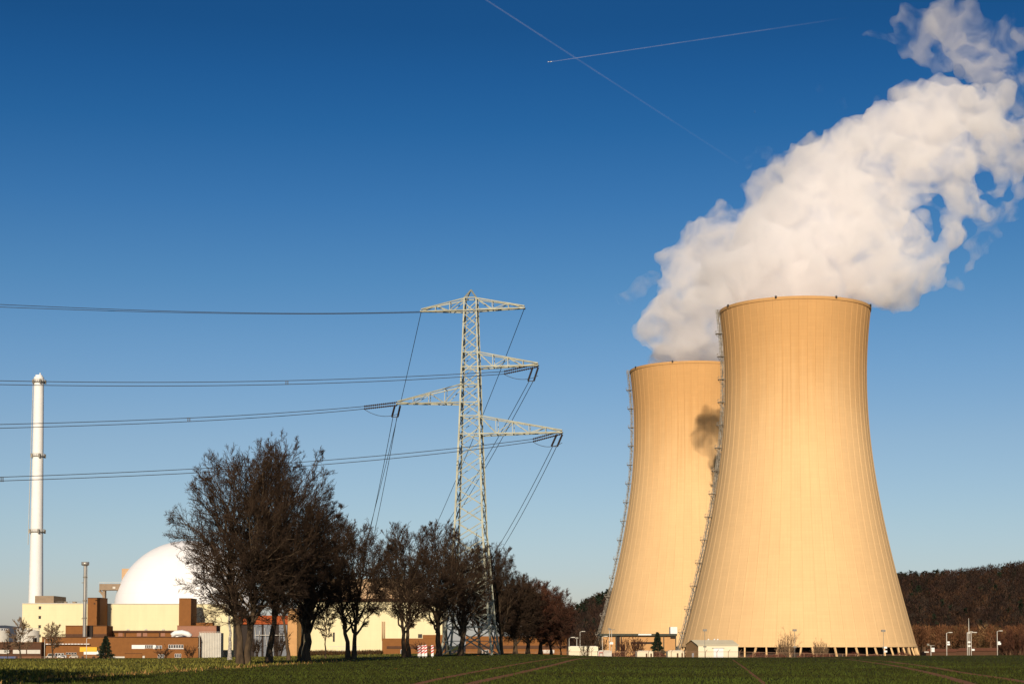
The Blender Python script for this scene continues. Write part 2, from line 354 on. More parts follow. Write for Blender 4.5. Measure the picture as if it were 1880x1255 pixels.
def bare_tree(name, seed, base, H, R0, crown_w, trunk_h, limbs=22, counts=(9, 7, 5, 3), lean=(0, 0), label='', stems=1, twig='twig', bark='bark', group=None,
              low=.26, tw=.016, offs=(0, 0), cat='tree', up=.10, head=.62):
    rs = np.random.RandomState(seed)
    c = np.array([lean[0] + offs[0], lean[1] + offs[1], H * (low + 1) / 2]); rad = np.array([crown_w, crown_w * .9, H * (1 - low) / 2])
    trunk_parts, crown_parts, P_all = [], [], []
    for s in range(stems):
        a = rs.rand() * 1.2 + math.pi * s; o = np.array([math.cos(a), math.sin(a), 0]) * R0 * (.75 if stems > 1 else 0)
        # a leader that carries on, thinning, to near the top of the crown
        n = 16; u = np.linspace(0, 1, n)[:, None]; zt = H * (.80 + .1 * rs.rand())
        sway = np.cumsum(rs.randn(n, 3) * .011 * H * np.array([1, 1, 0]), 0); sway -= sway[0]
        top = np.array([c[0] * .8 + o[0] * crown_w * .5 / R0 * .9 * (stems > 1), c[1] * .8, zt]); pts = o + (top - o) * np.concatenate([u ** 1.25, u ** 1.25, u], 1) + sway * (u > .1) * .6
        pts[0, 2] = -.5
        r = R0 * (1 if stems == 1 else .66); f = np.linspace(0, 1, n); rr = r * np.interp(f, [0, .12, .35, 1], [1.0, .80, .50, .06])
        V, Q = tubes(pts[None], np.array([1.]), np.array([1.]), 10); V = V.reshape(n, 10, 3); V = pts[:, None] + (V - pts[:, None]) * rr[:, None, None]
        V[0] = pts[0] + (V[0] - pts[0]) * 1.4
        trunk_parts.append((V.reshape(-1, 3), Q))
        m = limbs if stems == 1 else limbs // stems + 2
        g = (np.arange(m) + .5 + rs.uniform(-.4, .4, m)) / m; az = np.arange(m) * 2.39996 + rs.rand() * 6
        cosel = 1 - 1.75 * g ** 1.15; el = np.arccos(np.clip(cosel, -1, 1))            # from straight up to drooping below the horizontal
        d = np.stack([np.sin(el) * np.cos(az), np.sin(el) * np.sin(az), np.cos(el)], -1)
        tgt = c + d * rad * rs.uniform(.60, .86, (m, 1))
        h0 = trunk_h * head; zs = h0 + (zt * .72 - h0) * (1 - g) ** 1.25 * rs.uniform(.6, 1.0, m); fi = np.clip(np.interp(zs, pts[:, 2], np.arange(n)), 0, n - 1.01); i0 = fi.astype(int); fr = (fi - i0)[:, None]
        st = pts[i0] * (1 - fr) + pts[i0 + 1] * fr; r_at = rr[i0]
        hd = np.linalg.norm((tgt - st)[:, :2], axis=1)[:, None]
        ctrl = st + (tgt - st) * .45 + np.array([0, 0, 1]) * hd * rs.uniform(.10, .34, (m, 1))
        k = 13; uu = np.linspace(0, 1, k)[None, :, None]
        lp = (1 - uu) ** 2 * st[:, None] + 2 * uu * (1 - uu) * ctrl[:, None] + uu ** 2 * tgt[:, None]
        L = np.linalg.norm(tgt - st, axis=1); wob = np.cumsum(rs.randn(m, k, 3), 1) * (L * .020)[:, None, None]; wob[:, 0] = 0; lp = lp + wob
        lr = np.minimum(r_at * rs.uniform(.45, .75, m), .022 * L + .02); big_ = np.argsort(zs)[:3]; lr[big_] = r_at[big_] * .62
        trunk_parts.append(tubes(lp, lr, lr * .14, 7)); P_all.append((lp, lr, L))
        P_all.append((pts[None, 6:12], rr[6:7], np.array([H * .35]))) if False else None
    pts, r, L = np.concatenate([p[0] for p in P_all]), np.concatenate([p[1] for p in P_all]), np.concatenate([p[2] for p in P_all])
    spec = [(.62, 7, 5, (.12, 1.0), .95), (.52, 6, 4, (.15, 1.0), .85), (.50, 4, 3, (.12, 1.0), .85), (.55, 3, 3, (.1, 1.0), .85)]
    for lev, cnt in enumerate(counts):
        ratio, m, sides, (t0, t1), ang = spec[lev]
        n = len(pts) * cnt; pi = np.repeat(np.arange(len(pts)), cnt)
        tt = t0 + (t1 - t0) * ((np.tile(np.arange(cnt), len(pts)) + rs.rand(n)) / cnt); K = pts.shape[1]
        fi = tt * (K - 1); i0 = np.minimum(fi.astype(int), K - 2); fr = (fi - i0)[:, None]
        st = pts[pi, i0] * (1 - fr) + pts[pi, i0 + 1] * fr; tan = norm(pts[pi, i0 + 1] - pts[pi, i0])
        side = norm(np.cross(tan, norm(rs.randn(n, 3))))
        an = rs.uniform(.5, 1.2, n)[:, None] * ang
        out = norm((st - c) / rad) * (.30, .22, .15, .1)[lev]
        d = norm(tan * np.cos(an) + side * np.sin(an) + out + np.array([0, 0, up]))
        e = env_dist(st, d, c, rad)
        Lc = L[pi] * ratio * (1.15 - .6 * tt) * rs.uniform(.55, 1.25, n)
        lim = e * rs.uniform(.72, 1.02, n) + rs.uniform(.05, .6, n) * H * .025
        Lc = np.clip(np.minimum(Lc, lim), .22, None)
        cur = st; dd = d; out_p = [st]
        for q in range(m - 1):
            dd = norm(dd + rs.randn(n, 3) * (.10, .12, .15, .2)[lev] + np.array([0, 0, .04])); cur = cur + dd * (Lc / (m - 1))[:, None]; out_p.append(cur)
        np_ = np.stack(out_p, 1)
        pr = r[pi] * (1 - .85 * tt); nr = np.clip(np.minimum(pr * .62, .013 * Lc + .006), tw * (1.5, 1.3, 1.1, .9)[lev], None)
        v = tubes(np_, nr, np.maximum(nr * .35, tw * .55), sides)
        (trunk_parts if lev == 0 else crown_parts).append(v)
        pts, r, L = np_, nr, Lc
    root = empty(name, base, label, cat, group)
    V, Q = join(trunk_parts); np_mesh('trunk', V, Q, M[bark], True, parent=root)
    V, Q = join(crown_parts); np_mesh('crown', V, Q, M[twig], False, parent=root)
    return root
def tree_at(name, seed, px, pbase, D, ptop, half_px, **k):
    x = X(px, D); z = float(gz(x, D)); H = Z(ptop, D) - z
    return bare_tree(name, seed, (x, D, z), H, crown_w=half_px * D / F, **k)

big = dict(counts=(9, 7, 5, 3), tw=.0135)
mid = dict(counts=(9, 7, 5, 3), tw=.0165)
GT = 'bare roadside trees in front of the plant'
tree_at('bare_tree', 211, 447, 1218, 142, 793, 138, R0=.50, trunk_h=4.4, limbs=42, low=.08, stems=2, label='tallest bare tree, its thick twin trunk nearest the camera, crown over the white dome', group=GT, **big)
tree_at('bare_tree', 215, 494, 1212, 152, 793, 102, R0=.32, trunk_h=6, limbs=34, low=.22, offs=(1.6, 0), label='second tall bare tree, crown joined to the right side of the tallest one', group=GT, **big)
tree_at('bare_tree', 13, 562, 1208, 170, 890, 84, R0=.45, trunk_h=4.0, limbs=32, low=.18, label='bare tree with a thick dark trunk forking low, third in the row from the dome', group=GT, **big)
tree_at('bare_tree', 14, 645, 1205, 190, 945, 88, R0=.46, trunk_h=4.0, limbs=24, low=.24, stems=2, label='bare tree with two dark stems before the cream hall', group=GT, **mid)
tree_at('bare_tree', 15, 747, 1200, 215, 957, 80, R0=.48, trunk_h=4.6, limbs=22, low=.26, stems=2, label='well shaped bare tree left of the striped barrier boards', group=GT, **mid)
tree_at('bare_tree', 16, 806, 1198, 232, 958, 70, R0=.44, trunk_h=4.6, limbs=22, low=.25, label='bare tree directly right of the striped barrier boards', group=GT, **mid)
tree_at('bare_tree', 17, 846, 1198, 244, 968, 66, R0=.48, trunk_h=3.8, limbs=24, low=.20, label='dense bare tree in front of the left legs of the pylon', group=GT, **mid)
tree_at('bare_tree', 18, 920, 1198, 275, 990, 48, R0=.40, trunk_h=3.6, limbs=24, low=.14, offs=(-1, 0), label='bare tree right behind the right leg of the pylon', group=GT, **mid)
tree_at('bare_tree', 19, 946, 1198, 282, 1036, 56, R0=.42, trunk_h=2.6, limbs=34, low=.04, label='dark bushy bare tree between the pylon and the reddish trees', group=GT, **mid)
tree_at('bare_tree', 20, 969, 1198, 288, 1058, 60, R0=.42, trunk_h=2.8, limbs=34, low=.07, twig='redtwig', bark='bark', label='reddish bare tree with a pale upright trunk', group=GT, **mid)
tree_at('bare_tree', 21, 992, 1199, 296, 1066, 62, R0=.42, trunk_h=2.8, limbs=34, low=.06, lean=(1.0, 0), twig='redtwig', label='reddish bare tree at the right end of the row, trunk leaning', group=GT, **mid)
small = dict(counts=(6, 5, 4), tw=.02)
tree_at('bare_tree', 31, 530, 1206, 185, 1000, 34, R0=.24, trunk_h=6, limbs=14, low=.35, lean=(-1, 0), label='slender leaning bare tree between two thick dark trunks', group=GT, **small)
tree_at('bare_tree', 32, 549, 1208, 172, 1030, 26, R0=.2, trunk_h=5, limbs=12, low=.35, lean=(1.2, 0), label='slender dark stem leaning against the third tree', group=GT, **small)
tree_at('bare_tree', 33, 598, 1204, 200, 1090, 22, R0=.12, trunk_h=3.2, limbs=10, low=.34, label='small crooked sapling in the gap before the cream wall', group=GT, **small)
tree_at('birch_tree', 34, 422, 1207, 205, 1045, 30, R0=.28, trunk_h=8, limbs=12, low=.42, bark='birch', label='white barked birch left of the tallest trunk', **small)
tree_at('bare_tree', 35, 880, 1198, 290, 990, 62, R0=.3, trunk_h=4, limbs=22, low=.16, label='bare tree standing behind the pylon legs', group=GT, **mid)
tree_at('bare_tree', 36, 1012, 1198, 310, 1080, 44, R0=.3, trunk_h=2.0, limbs=32, low=.05, twig='redtwig', label='low reddish bush-like tree closing the row towards the cooling towers', group=GT, **mid)
tree_at('bare_tree', 45, 1030, 1199, 318, 1105, 20, R0=.15, trunk_h=1.5, limbs=16, low=.02, twig='redtwig', label='smallest reddish tree at the foot of the row beside the hillside gap', group=GT, **small)
# the small trees before the brown buildings at the left
tree_at('small_bare_tree', 41, 38, 1208, 330, 1127, 27, R0=.2, trunk_h=2.4, limbs=10, low=.15, tw=.03, counts=(8, 6, 3), twig='paletwig', label='small bare tree before the white tanks at the left edge')
tree_at('small_bare_tree', 42, 97, 1208, 335, 1137, 26, R0=.2, trunk_h=2.4, limbs=10, low=.2, tw=.03, counts=(8, 6, 3), twig='paletwig', label='small round bare tree before the brown hall near the chimney')
tree_at('small_bare_tree', 43, 14, 1208, 335, 1170, 12, R0=.1, trunk_h=1.4, limbs=7, low=.2, tw=.03, counts=(6, 5), twig='twig', label='smallest bare tree at the far left edge')
# a tree outside the frame that lays its shadow over the verge
for i, (x, y, H) in enumerate(((-24.6, 60, 13.5), (-29.2, 74, 12.0), (-33.5, 81, 13.0))):
    bare_tree('bare_tree', 51 + i, (x, y, float(gz(x, y))), H, .4, 5.2, 2.6, 22, (8, 6, 4), label=('nearest bare', 'bare', 'farthest bare')[i] + ' tree beyond the left edge of the photo, shading the verge', low=.18, tw=.065)

# shrubs: many stems from the ground
def shrub(name, seed, px, D, ptop, half_px, label, twig='redtwig', n=14, counts=(7, 6, 4), tw=.03, zb=None, group=None):
    rs = np.random.RandomState(seed); x = X(px, D); z = float(gz(x, D)) if zb is None else zb; H = Z(ptop, D) - z; W = half_px * D / F
    az = rs.rand(n) * 6.28; el = rs.uniform(.05, 1.0, n); L = H * rs.uniform(.6, 1, n)
    d = np.stack([np.sin(el) * np.cos(az) * W / H * 1.2, np.sin(el) * np.sin(az) * W / H, np.cos(el * .5)], -1)
    st = np.stack([np.cos(az) * W * .25, np.sin(az) * W * .25, np.full(n, -.1)], -1)
    u = np.linspace(0, 1, 6)[None, :, None]; pts = st[:, None] + d[:, None] * L[:, None, None] * .9 * u + rs.randn(n, 6, 3) * .02 * H * u
    parts = [tubes(pts, np.full(n, max(.05, tw * 1.5)), np.full(n, tw), 4)]; r = L
    Lp = L
    for lev, cnt in enumerate(counts[:2]):
        N_ = len(pts) * cnt; pi = np.repeat(np.arange(len(pts)), cnt); tt = rs.uniform(.25, 1, N_); K = pts.shape[1]
        fi = tt * (K - 1); i0 = np.minimum(fi.astype(int), K - 2); fr = (fi - i0)[:, None]
        s_ = pts[pi, i0] * (1 - fr) + pts[pi, i0 + 1] * fr; tan = norm(pts[pi, i0 + 1] - pts[pi, i0])
        dd = norm(tan + rs.randn(N_, 3) * .5 + np.array([0, 0, .3])); Lc = Lp[pi] * .36 * rs.uniform(.5, 1.2, N_)
        q = s_[:, None] + dd[:, None] * (Lc[:, None] * np.linspace(0, 1, 3)[None])[..., None]
        parts.append(tubes(q, np.full(N_, tw), np.full(N_, tw * .6), 3)); pts, Lp = q, Lc
    V, Q = join(parts); o = np_mesh(name, V, Q, M[twig], False, loc=(x, D, z)); tag(o, label, 'shrub', group); return o
shrub('bare_shrub', 61, 300, 700, 1186, 18, 'dark twiggy shrub under the second window row', 'twig', tw=.05)
shrub('bare_shrub', 62, 349, 700, 1184, 12, 'dark round shrub before the right end of the brown hall', 'twig', tw=.05)
shrub('bare_shrub', 63, 1105, 640, 1168, 12, 'bare shrub beside the lamp before the rear tower', 'twig', tw=.05)
shrub('bare_shrub', 64, 1150, 650, 1172, 20, 'broad brown shrub before the rear tower pump house', 'redtwig', tw=.05, n=20)
shrub('bare_shrub', 65, 1170, 650, 1168, 20, 'taller brown shrub left of the dark conifer', 'redtwig', tw=.05, n=20)
shrub('bare_shrub', 66, 1435, 560, 1166, 16, 'pale twiggy shrub before the near tower', 'paletwig', tw=.035)
shrub('bare_shrub', 67, 1448, 565, 1160, 14, 'tallest pale twiggy shrub beside the lamp before the near tower', 'paletwig', tw=.035)
shrub('bare_shrub', 68, 1500, 570, 1176, 9, 'low pale shrub right of the lamp before the near tower', 'paletwig', tw=.035)
shrub('bare_shrub', 69, 1515, 570, 1178, 8, 'lowest pale shrub furthest right before the near tower', 'paletwig', tw=.035)
shrub('bare_shrub', 70, 1075, 480, 1160, 12, 'tall thin bare shrub behind the white container', 'twig', tw=.03, n=10)
shrub('bare_shrub', 71, 1870, 760, 1150, 30, 'big reddish shrub at the right edge of the photo', 'redtwig', tw=.06, n=30)
shrub('bare_shrub', 72, 1850, 790, 1158, 26, 'reddish shrub beside the rightmost lamp', 'redtwig', tw=.06, n=26)
shrub('bare_shrub', 74, 470, 300, 1168, 14, 'dark brush between the two thickest trunks', 'twig', tw=.03, n=16)
shrub('bare_shrub', 75, 512, 300, 1160, 16, 'dark brush before the grey workshop doors', 'twig', tw=.03, n=18)
shrub('bare_shrub', 73, 780, 262, 1176, 22, 'bare brown bush behind the striped barrier boards', 'redtwig', tw=.025, n=16)

def conifer(seed, px, D, ptop, half_px, label):
    rs = np.random.RandomState(seed); x = X(px, D); z = float(gz(x, D)); H = Z(ptop, D) - z; W = half_px * D / F
    root = empty('conifer_tree', (x, D, z), label, 'conifer')
    MB().tube([(x, D, z - .2), (x, D, z + H * .5), (x, D, z + H * .98)], [W * .08, W * .05, .02], 8).build('trunk', M['bark'], root)
    n = 5200; t = rs.rand(n) ** .8; zz = .06 * H + t * H * .94; rr = W * (1 - t) ** .85 * (1 + .22 * np.sin(t * 40 + rs.rand() * 6)) ; a = rs.rand(n) * 6.28; lob = 1 + .25 * np.sin(a * 3 + t * 9) 
    rad = rr * lob * np.sqrt(rs.uniform(.1, 1, n)); c = np.stack([np.cos(a) * rad, np.sin(a) * rad, zz - rad * .15], -1)
    o = norm(np.stack([np.cos(a), np.sin(a), -.2 + rs.randn(n) * .5], -1)); s = np.cross(o, norm(rs.randn(n, 3))); l = W * .16 * rs.uniform(.6, 1.5, n)[:, None]
    V = np.stack([c - s * l * .35, c + s * l * .35, c + o * l], 1).reshape(-1, 3)
    np_mesh('crown', V, np.arange(3 * n).reshape(n, 3), M['conifer'], False, parent=root)
conifer(81, 194, 640, 1167, 15, 'dark round conifer before the long brown hall')
conifer(82, 1207, 600, 1160, 15, 'dark cone shaped conifer before the rear tower base')

# ------------------------------------------------------------------ wooded hillside
hp = [(900, 0), (980, 8), (1045, 18), (1105, 32), (1200, 48), (1650, 50), (1760, 52), (1880, 60), (2300, 78), (3000, 85)]
hx = np.array([(p - HX) * 1500 / F for p, _ in hp]); hz = np.array([z for _, z in hp]) * .94
def hillz(x, y):
    top = np.interp(x, hx, hz); s = sstep((y - 1060) / 440)
    b = sstep((y - 1500) / 900)
    return -4.6 + (top + 4.6) * s - (top + 14) * b
xs = np.linspace(-40, 1100, 77); ys = np.linspace(1040, 2500, 60); HXg, HYg = np.meshgrid(xs, ys)
HZg = hillz(HXg, HYg) - .6 + 1.5 * np.sin(HXg * .03) * np.sin(HYg * .02)
ii = np.arange(len(xs) * len(ys)).reshape(len(ys), len(xs)); Hq = np.stack([ii[:-1, :-1], ii[:-1, 1:], ii[1:, 1:], ii[1:, :-1]], -1).reshape(-1, 4)
hill = np_mesh('hill', np.stack([HXg, HYg, HZg], -1).reshape(-1, 3), Hq, mat('leaf_litter_slope', (.040, .026, .018), 1, .3, .05), True); tag(hill, kind='structure')
def woods(name, xy, zf, hr, wr, palette, seed, con=0.0, slivers=60, label='', conzone=None, stemc=(.16, .10, .07)):
    rs = np.random.RandomState(seed); Vs, Cs = [], []
    n = len(xy); H = rs.uniform(*hr, n); W = rs.uniform(*wr, n); X0 = np.column_stack([xy, zf(xy[:, 0], xy[:, 1])])
    isc = rs.rand(n) < con
    if conzone is not None: isc |= conzone(xy) & (rs.rand(n) < .75)
    # crowns of fine twig slivers
    K = slivers; i = np.repeat(np.arange(n), K); N_ = len(i)
    t = rs.rand(N_); a = rs.rand(N_) * 6.28; c_ = isc[i]
    zc = np.where(c_, .1 + .9 * t, .34 + .66 * t); shape = np.where(c_, (1 - t) * .75, np.sqrt(np.clip(1 - (t * 1.9 - .9) ** 2, 0.03, 1)))
    rad = W[i] * shape * np.sqrt(rs.rand(N_))
    base = X0[i] + np.stack([np.cos(a) * rad, np.sin(a) * rad, zc * H[i]], -1)
    d = norm(np.stack([np.cos(a) * .6, np.sin(a) * .6, np.where(c_, -.1, 1.0)], -1) + rs.randn(N_, 3) * .45); s = norm(np.cross(d, rs.randn(N_, 3)))
    l = (H[i] * .13 * rs.uniform(.5, 1.3, N_))[:, None]; wd = np.where(c_, .35, .11)[:, None] * l
    V = np.stack([base - s * wd, base + s * wd, base + d * l], 1).reshape(-1, 3)
    pal = np.array(palette); tc_ = pal[rs.randint(0, len(pal), n)] * rs.uniform(.55, 1.5, (n, 1)); tc_[isc] = np.array((.012, .018, .010)) * rs.uniform(.7, 1.4, (isc.sum(), 1))
    C = tc_[i] * rs.uniform(.75, 1.25, (N_, 1)); C = np.hstack([C, np.ones((N_, 1))]).repeat(3, 0)
    # stems
    T = 3; j = np.repeat(np.arange(n), T); m = len(j); p0 = X0[j] + np.column_stack([rs.randn(m, 2) * W[j][:, None] * .25, np.full(m, -1.)])
    p1 = p0 + np.column_stack([rs.randn(m, 2) * .8, H[j] * rs.uniform(.6, .9, m)]); wv = np.array([1., 0, 0]) * (.13 + .1 * rs.rand(m))[:, None]; wy = np.array([0, 1., 0]) * .15
    S = np.stack([p0 - wv, p0 + wv, p1, p0 - wy, p0 + wy, p1], 1).reshape(-1, 3)
    cs = np.array(stemc) * rs.uniform(.4, 1.3, (m, 1)); cs[isc[j]] *= .3; cs = np.hstack([cs, np.ones((m, 1))]).repeat(6, 0)
    V = np.concatenate([V, S]); C = np.concatenate([C, cs]); o = np_mesh(name, V, np.arange(len(V)).reshape(-1, 3), WOOD, False, C)
    tag(o, label, 'woods', kind='stuff'); return o
WOOD = tint_mat('woodland_twigs')
rs = np.random.RandomState(5)
def scatter(n, px0, px1, y0, y1, seed):
    r_ = np.random.RandomState(seed); y = r_.uniform(y0, y1, n); p = r_.uniform(px0, px1, n); return np.column_stack([(p - HX) * y / F, y])
brown = [(.034, .019, .014), (.044, .024, .015), (.027, .017, .014), (.054, .027, .014), (.030, .022, .016), (.020, .014, .011)]
woods('hillside_woods', np.concatenate([scatter(2300, 1600, 1960, 1070, 1560, 6), scatter(700, 1000, 1130, 1070, 1560, 7), scatter(500, 1130, 1600, 1250, 1560, 8)]), hillz, (11, 18), (3.0, 5.0), brown, 9, con=.05, slivers=90,
      label='dense leafless brown woodland covering the hillside behind the towers', conzone=lambda q: ((q[:, 1] > 1440) & (q[:, 0] / q[:, 1] * F + HX < 1735)) | ((q[:, 0] / q[:, 1] * F + HX < 1120) & (q[:, 1] > 1380)))
rust = [(.12, .052, .024), (.15, .068, .030), (.10, .045, .022), (.17, .10, .045)]
woods('woodland_edge', scatter(420, 1640, 1960, 900, 1050, 12), lambda x, y: np.full(len(x), -4.6), (9, 16), (2.5, 5.0), rust, 13, slivers=170,
      label='lower strip of rusty leafless trees along the foot of the wooded hill', stemc=(.2, .12, .07))
woods('woodland_edge', scatter(150, 1030, 1100, 860, 1050, 14), lambda x, y: np.full(len(x), -4.6), (8, 14), (2.5, 4.0), brown, 15, slivers=130,
      label='dark leafless thicket left of the rear cooling tower')
# far blue hill at the left edge
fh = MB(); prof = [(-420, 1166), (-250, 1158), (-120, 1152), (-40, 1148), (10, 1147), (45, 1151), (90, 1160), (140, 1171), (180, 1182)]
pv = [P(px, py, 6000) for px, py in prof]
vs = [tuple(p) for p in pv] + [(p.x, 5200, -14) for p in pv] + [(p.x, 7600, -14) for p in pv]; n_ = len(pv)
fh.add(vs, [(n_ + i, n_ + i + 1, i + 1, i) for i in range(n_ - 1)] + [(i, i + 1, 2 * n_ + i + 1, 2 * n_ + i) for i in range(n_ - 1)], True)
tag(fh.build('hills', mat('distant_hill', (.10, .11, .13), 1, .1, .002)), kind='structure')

# hedge masses behind the fence
def hedge(name, px0, px1, D, ptop, label, seed, palette, n=16000):
    rs = np.random.RandomState(seed); x = rs.uniform(X(px0, D), X(px1, D), n); y = D + rs.uniform(0, 3, n); zb = gz(x, y); H = (Z(ptop, D) - zb) * (.75 + .25 * np.sin(x * .7) * np.sin(x * .23 + 2)); z = zb + H * rs.rand(n)
    b = np.column_stack([x, y, z]); d = norm(rs.randn(n, 3) * .5 + np.array([0, 0, 1.])); s = norm(np.cross(d, rs.randn(n, 3))); l = rs.uniform(.3, .8, n)[:, None]
    V = np.stack([b - s * l * .1, b + s * l * .1, b + d * l], 1).reshape(-1, 3); pal = np.array(palette)
    C = np.hstack([pal[rs.randint(0, len(pal), n)] * rs.uniform(.6, 1.4, (n, 1)), np.ones((n, 1))]).repeat(3, 0)
    tag(np_mesh(name, V, np.arange(3 * n).reshape(-1, 3), WOOD, False, C), label, 'hedge')
hedge('hedge', 1356, 1690, 478, 1196.5, 'low rust brown hedge under the near tower columns', 21, [(.13, .04, .025), (.09, .03, .02)])
hedge('hedge', 1122, 1262, 560, 1194.5, 'low dark red hedge between the pale cabins', 22, [(.12, .035, .025), (.07, .03, .02)], 8000)
hedge('hedge', 560, 700, 300, 1197, 'low brown undergrowth before the cream hall', 23, [(.10, .05, .022), (.06, .04, .02)], 6000)

# ------------------------------------------------------------------ cooling towers
def tower_mat():
    m = bpy.data.materials.new('weathered_tower_concrete'); m.use_nodes = True; t = m.node_tree; b = t.nodes['Principled BSDF']
    b.inputs['Roughness'].default_value = .92; b.inputs['Specular IOR Level'].default_value = .15
    tx = t.nodes.new('ShaderNodeTexCoord'); s = t.nodes.new('ShaderNodeSeparateXYZ'); t.links.new(tx.outputs['Object'], s.inputs[0])
    def mth(op, a, b_=0., c_=None):
        n = t.nodes.new('ShaderNodeMath'); n.operation = op
        for i, v in enumerate((a, b_, c_)):
            if v is None: continue
            if isinstance(v, (int, float)): n.inputs[i].default_value = v
            else: t.links.new(v, n.inputs[i])
        return n.outputs[0]
    ang = mth('ARCTAN2', s.outputs['Y'], s.outputs['X'])
    def nz(sa, sz, det=4, off=0.):
        c = t.nodes.new('ShaderNodeCombineXYZ'); t.links.new(mth('MULTIPLY', ang, sa), c.inputs[0]); t.links.new(mth('MULTIPLY', s.outputs['Z'], sz), c.inputs[1]); c.inputs[2].default_value = off
        n = t.nodes.new('ShaderNodeTexNoise'); n.inputs['Scale'].default_value = 1; n.inputs['Detail'].default_value = det; n.inputs['Roughness'].default_value = .6; t.links.new(c.outputs[0], n.inputs['Vector']); return n.outputs[0]
    # rain-washed pale lower shell, darker damp band above with streaks running down
    streak = nz(30, .012, 5); edge = mth('ADD', s.outputs['Z'], mth('MULTIPLY', mth('SUBTRACT', streak, .5), 34))
    edge = mth('ADD', edge, mth('MULTIPLY', mth('SUBTRACT', nz(1.4, .02, 2, 3.), .5), 30))
    up = t.nodes.new('ShaderNodeMapRange'); up.interpolation_type = 'SMOOTHSTEP'; up.inputs[1].default_value = 80; up.inputs[2].default_value = 135; t.links.new(edge, up.inputs[0])
    def mix(f, a, c, blend='MIX'):
        x = t.nodes.new('ShaderNodeMix'); x.data_type = 'RGBA'; x.blend_type = blend
        for i, v in ((0, f), (6, a), (7, c)):
            if isinstance(v, tuple): x.inputs[i].default_value = (*v, 1)
            elif isinstance(v, (int, float)): x.inputs[i].default_value = v
            else: t.links.new(v, x.inputs[i])
        return x.outputs[2]
    c = mix(up.outputs[0], (.72, .475, .235), (.57, .325, .130))
    fine = t.nodes.new('ShaderNodeMapRange'); fine.inputs[1].default_value = .3; fine.inputs[2].default_value = .7; fine.inputs[3].default_value = .95; fine.inputs[4].default_value = 1.03; t.links.new(nz(70, .05, 6, 7.), fine.inputs[0])
    c = mix(1.0, c, fine.outputs[0], 'MULTIPLY')
    broad = t.nodes.new('ShaderNodeMapRange'); broad.inputs[1].default_value = .3; broad.inputs[2].default_value = .7; broad.inputs[3].default_value = .96; broad.inputs[4].default_value = 1.03; t.links.new(nz(3.0, .03, 3, 11.), broad.inputs[0])
    c = mix(1.0, c, broad.outputs[0], 'MULTIPLY')
    # lift joints every 1.35 m and thin panel joints between ribs
    fz = mth('FRACT', mth('DIVIDE', s.outputs['Z'], 1.35)); lz = mth('LESS_THAN', fz, .14)
    fa = mth('FRACT', mth('MULTIPLY', ang, 168 / (2 * math.pi))); la = mth('LESS_THAN', fa, .06)
    row = t.nodes.new('ShaderNodeTexWhiteNoise'); row.noise_dimensions = '2D'; cc = t.nodes.new('ShaderNodeCombineXYZ')
    t.links.new(mth('FLOOR', mth('DIVIDE', s.outputs['Z'], 1.35)), cc.inputs[0]); t.links.new(mth('FLOOR', mth('MULTIPLY', ang, 56 / (2 * math.pi))), cc.inputs[1]); t.links.new(cc.outputs[0], row.inputs['Vector'])
    pv_ = mth('ADD', mth('MULTIPLY', row.outputs[0], .035), .965); c = mix(1.0, c, pv_, 'MULTIPLY')
    c = mix(mth('MULTIPLY', mth('MAXIMUM', mth('MULTIPLY', lz, .6), la), .09), c, (.22, .12, .05))
    t.links.new(c, b.inputs['Base Color'])
    return m
TM = tower_mat(); TIN = mat('damp_inner_concrete', (.12, .09, .06), .95, .2, .05)
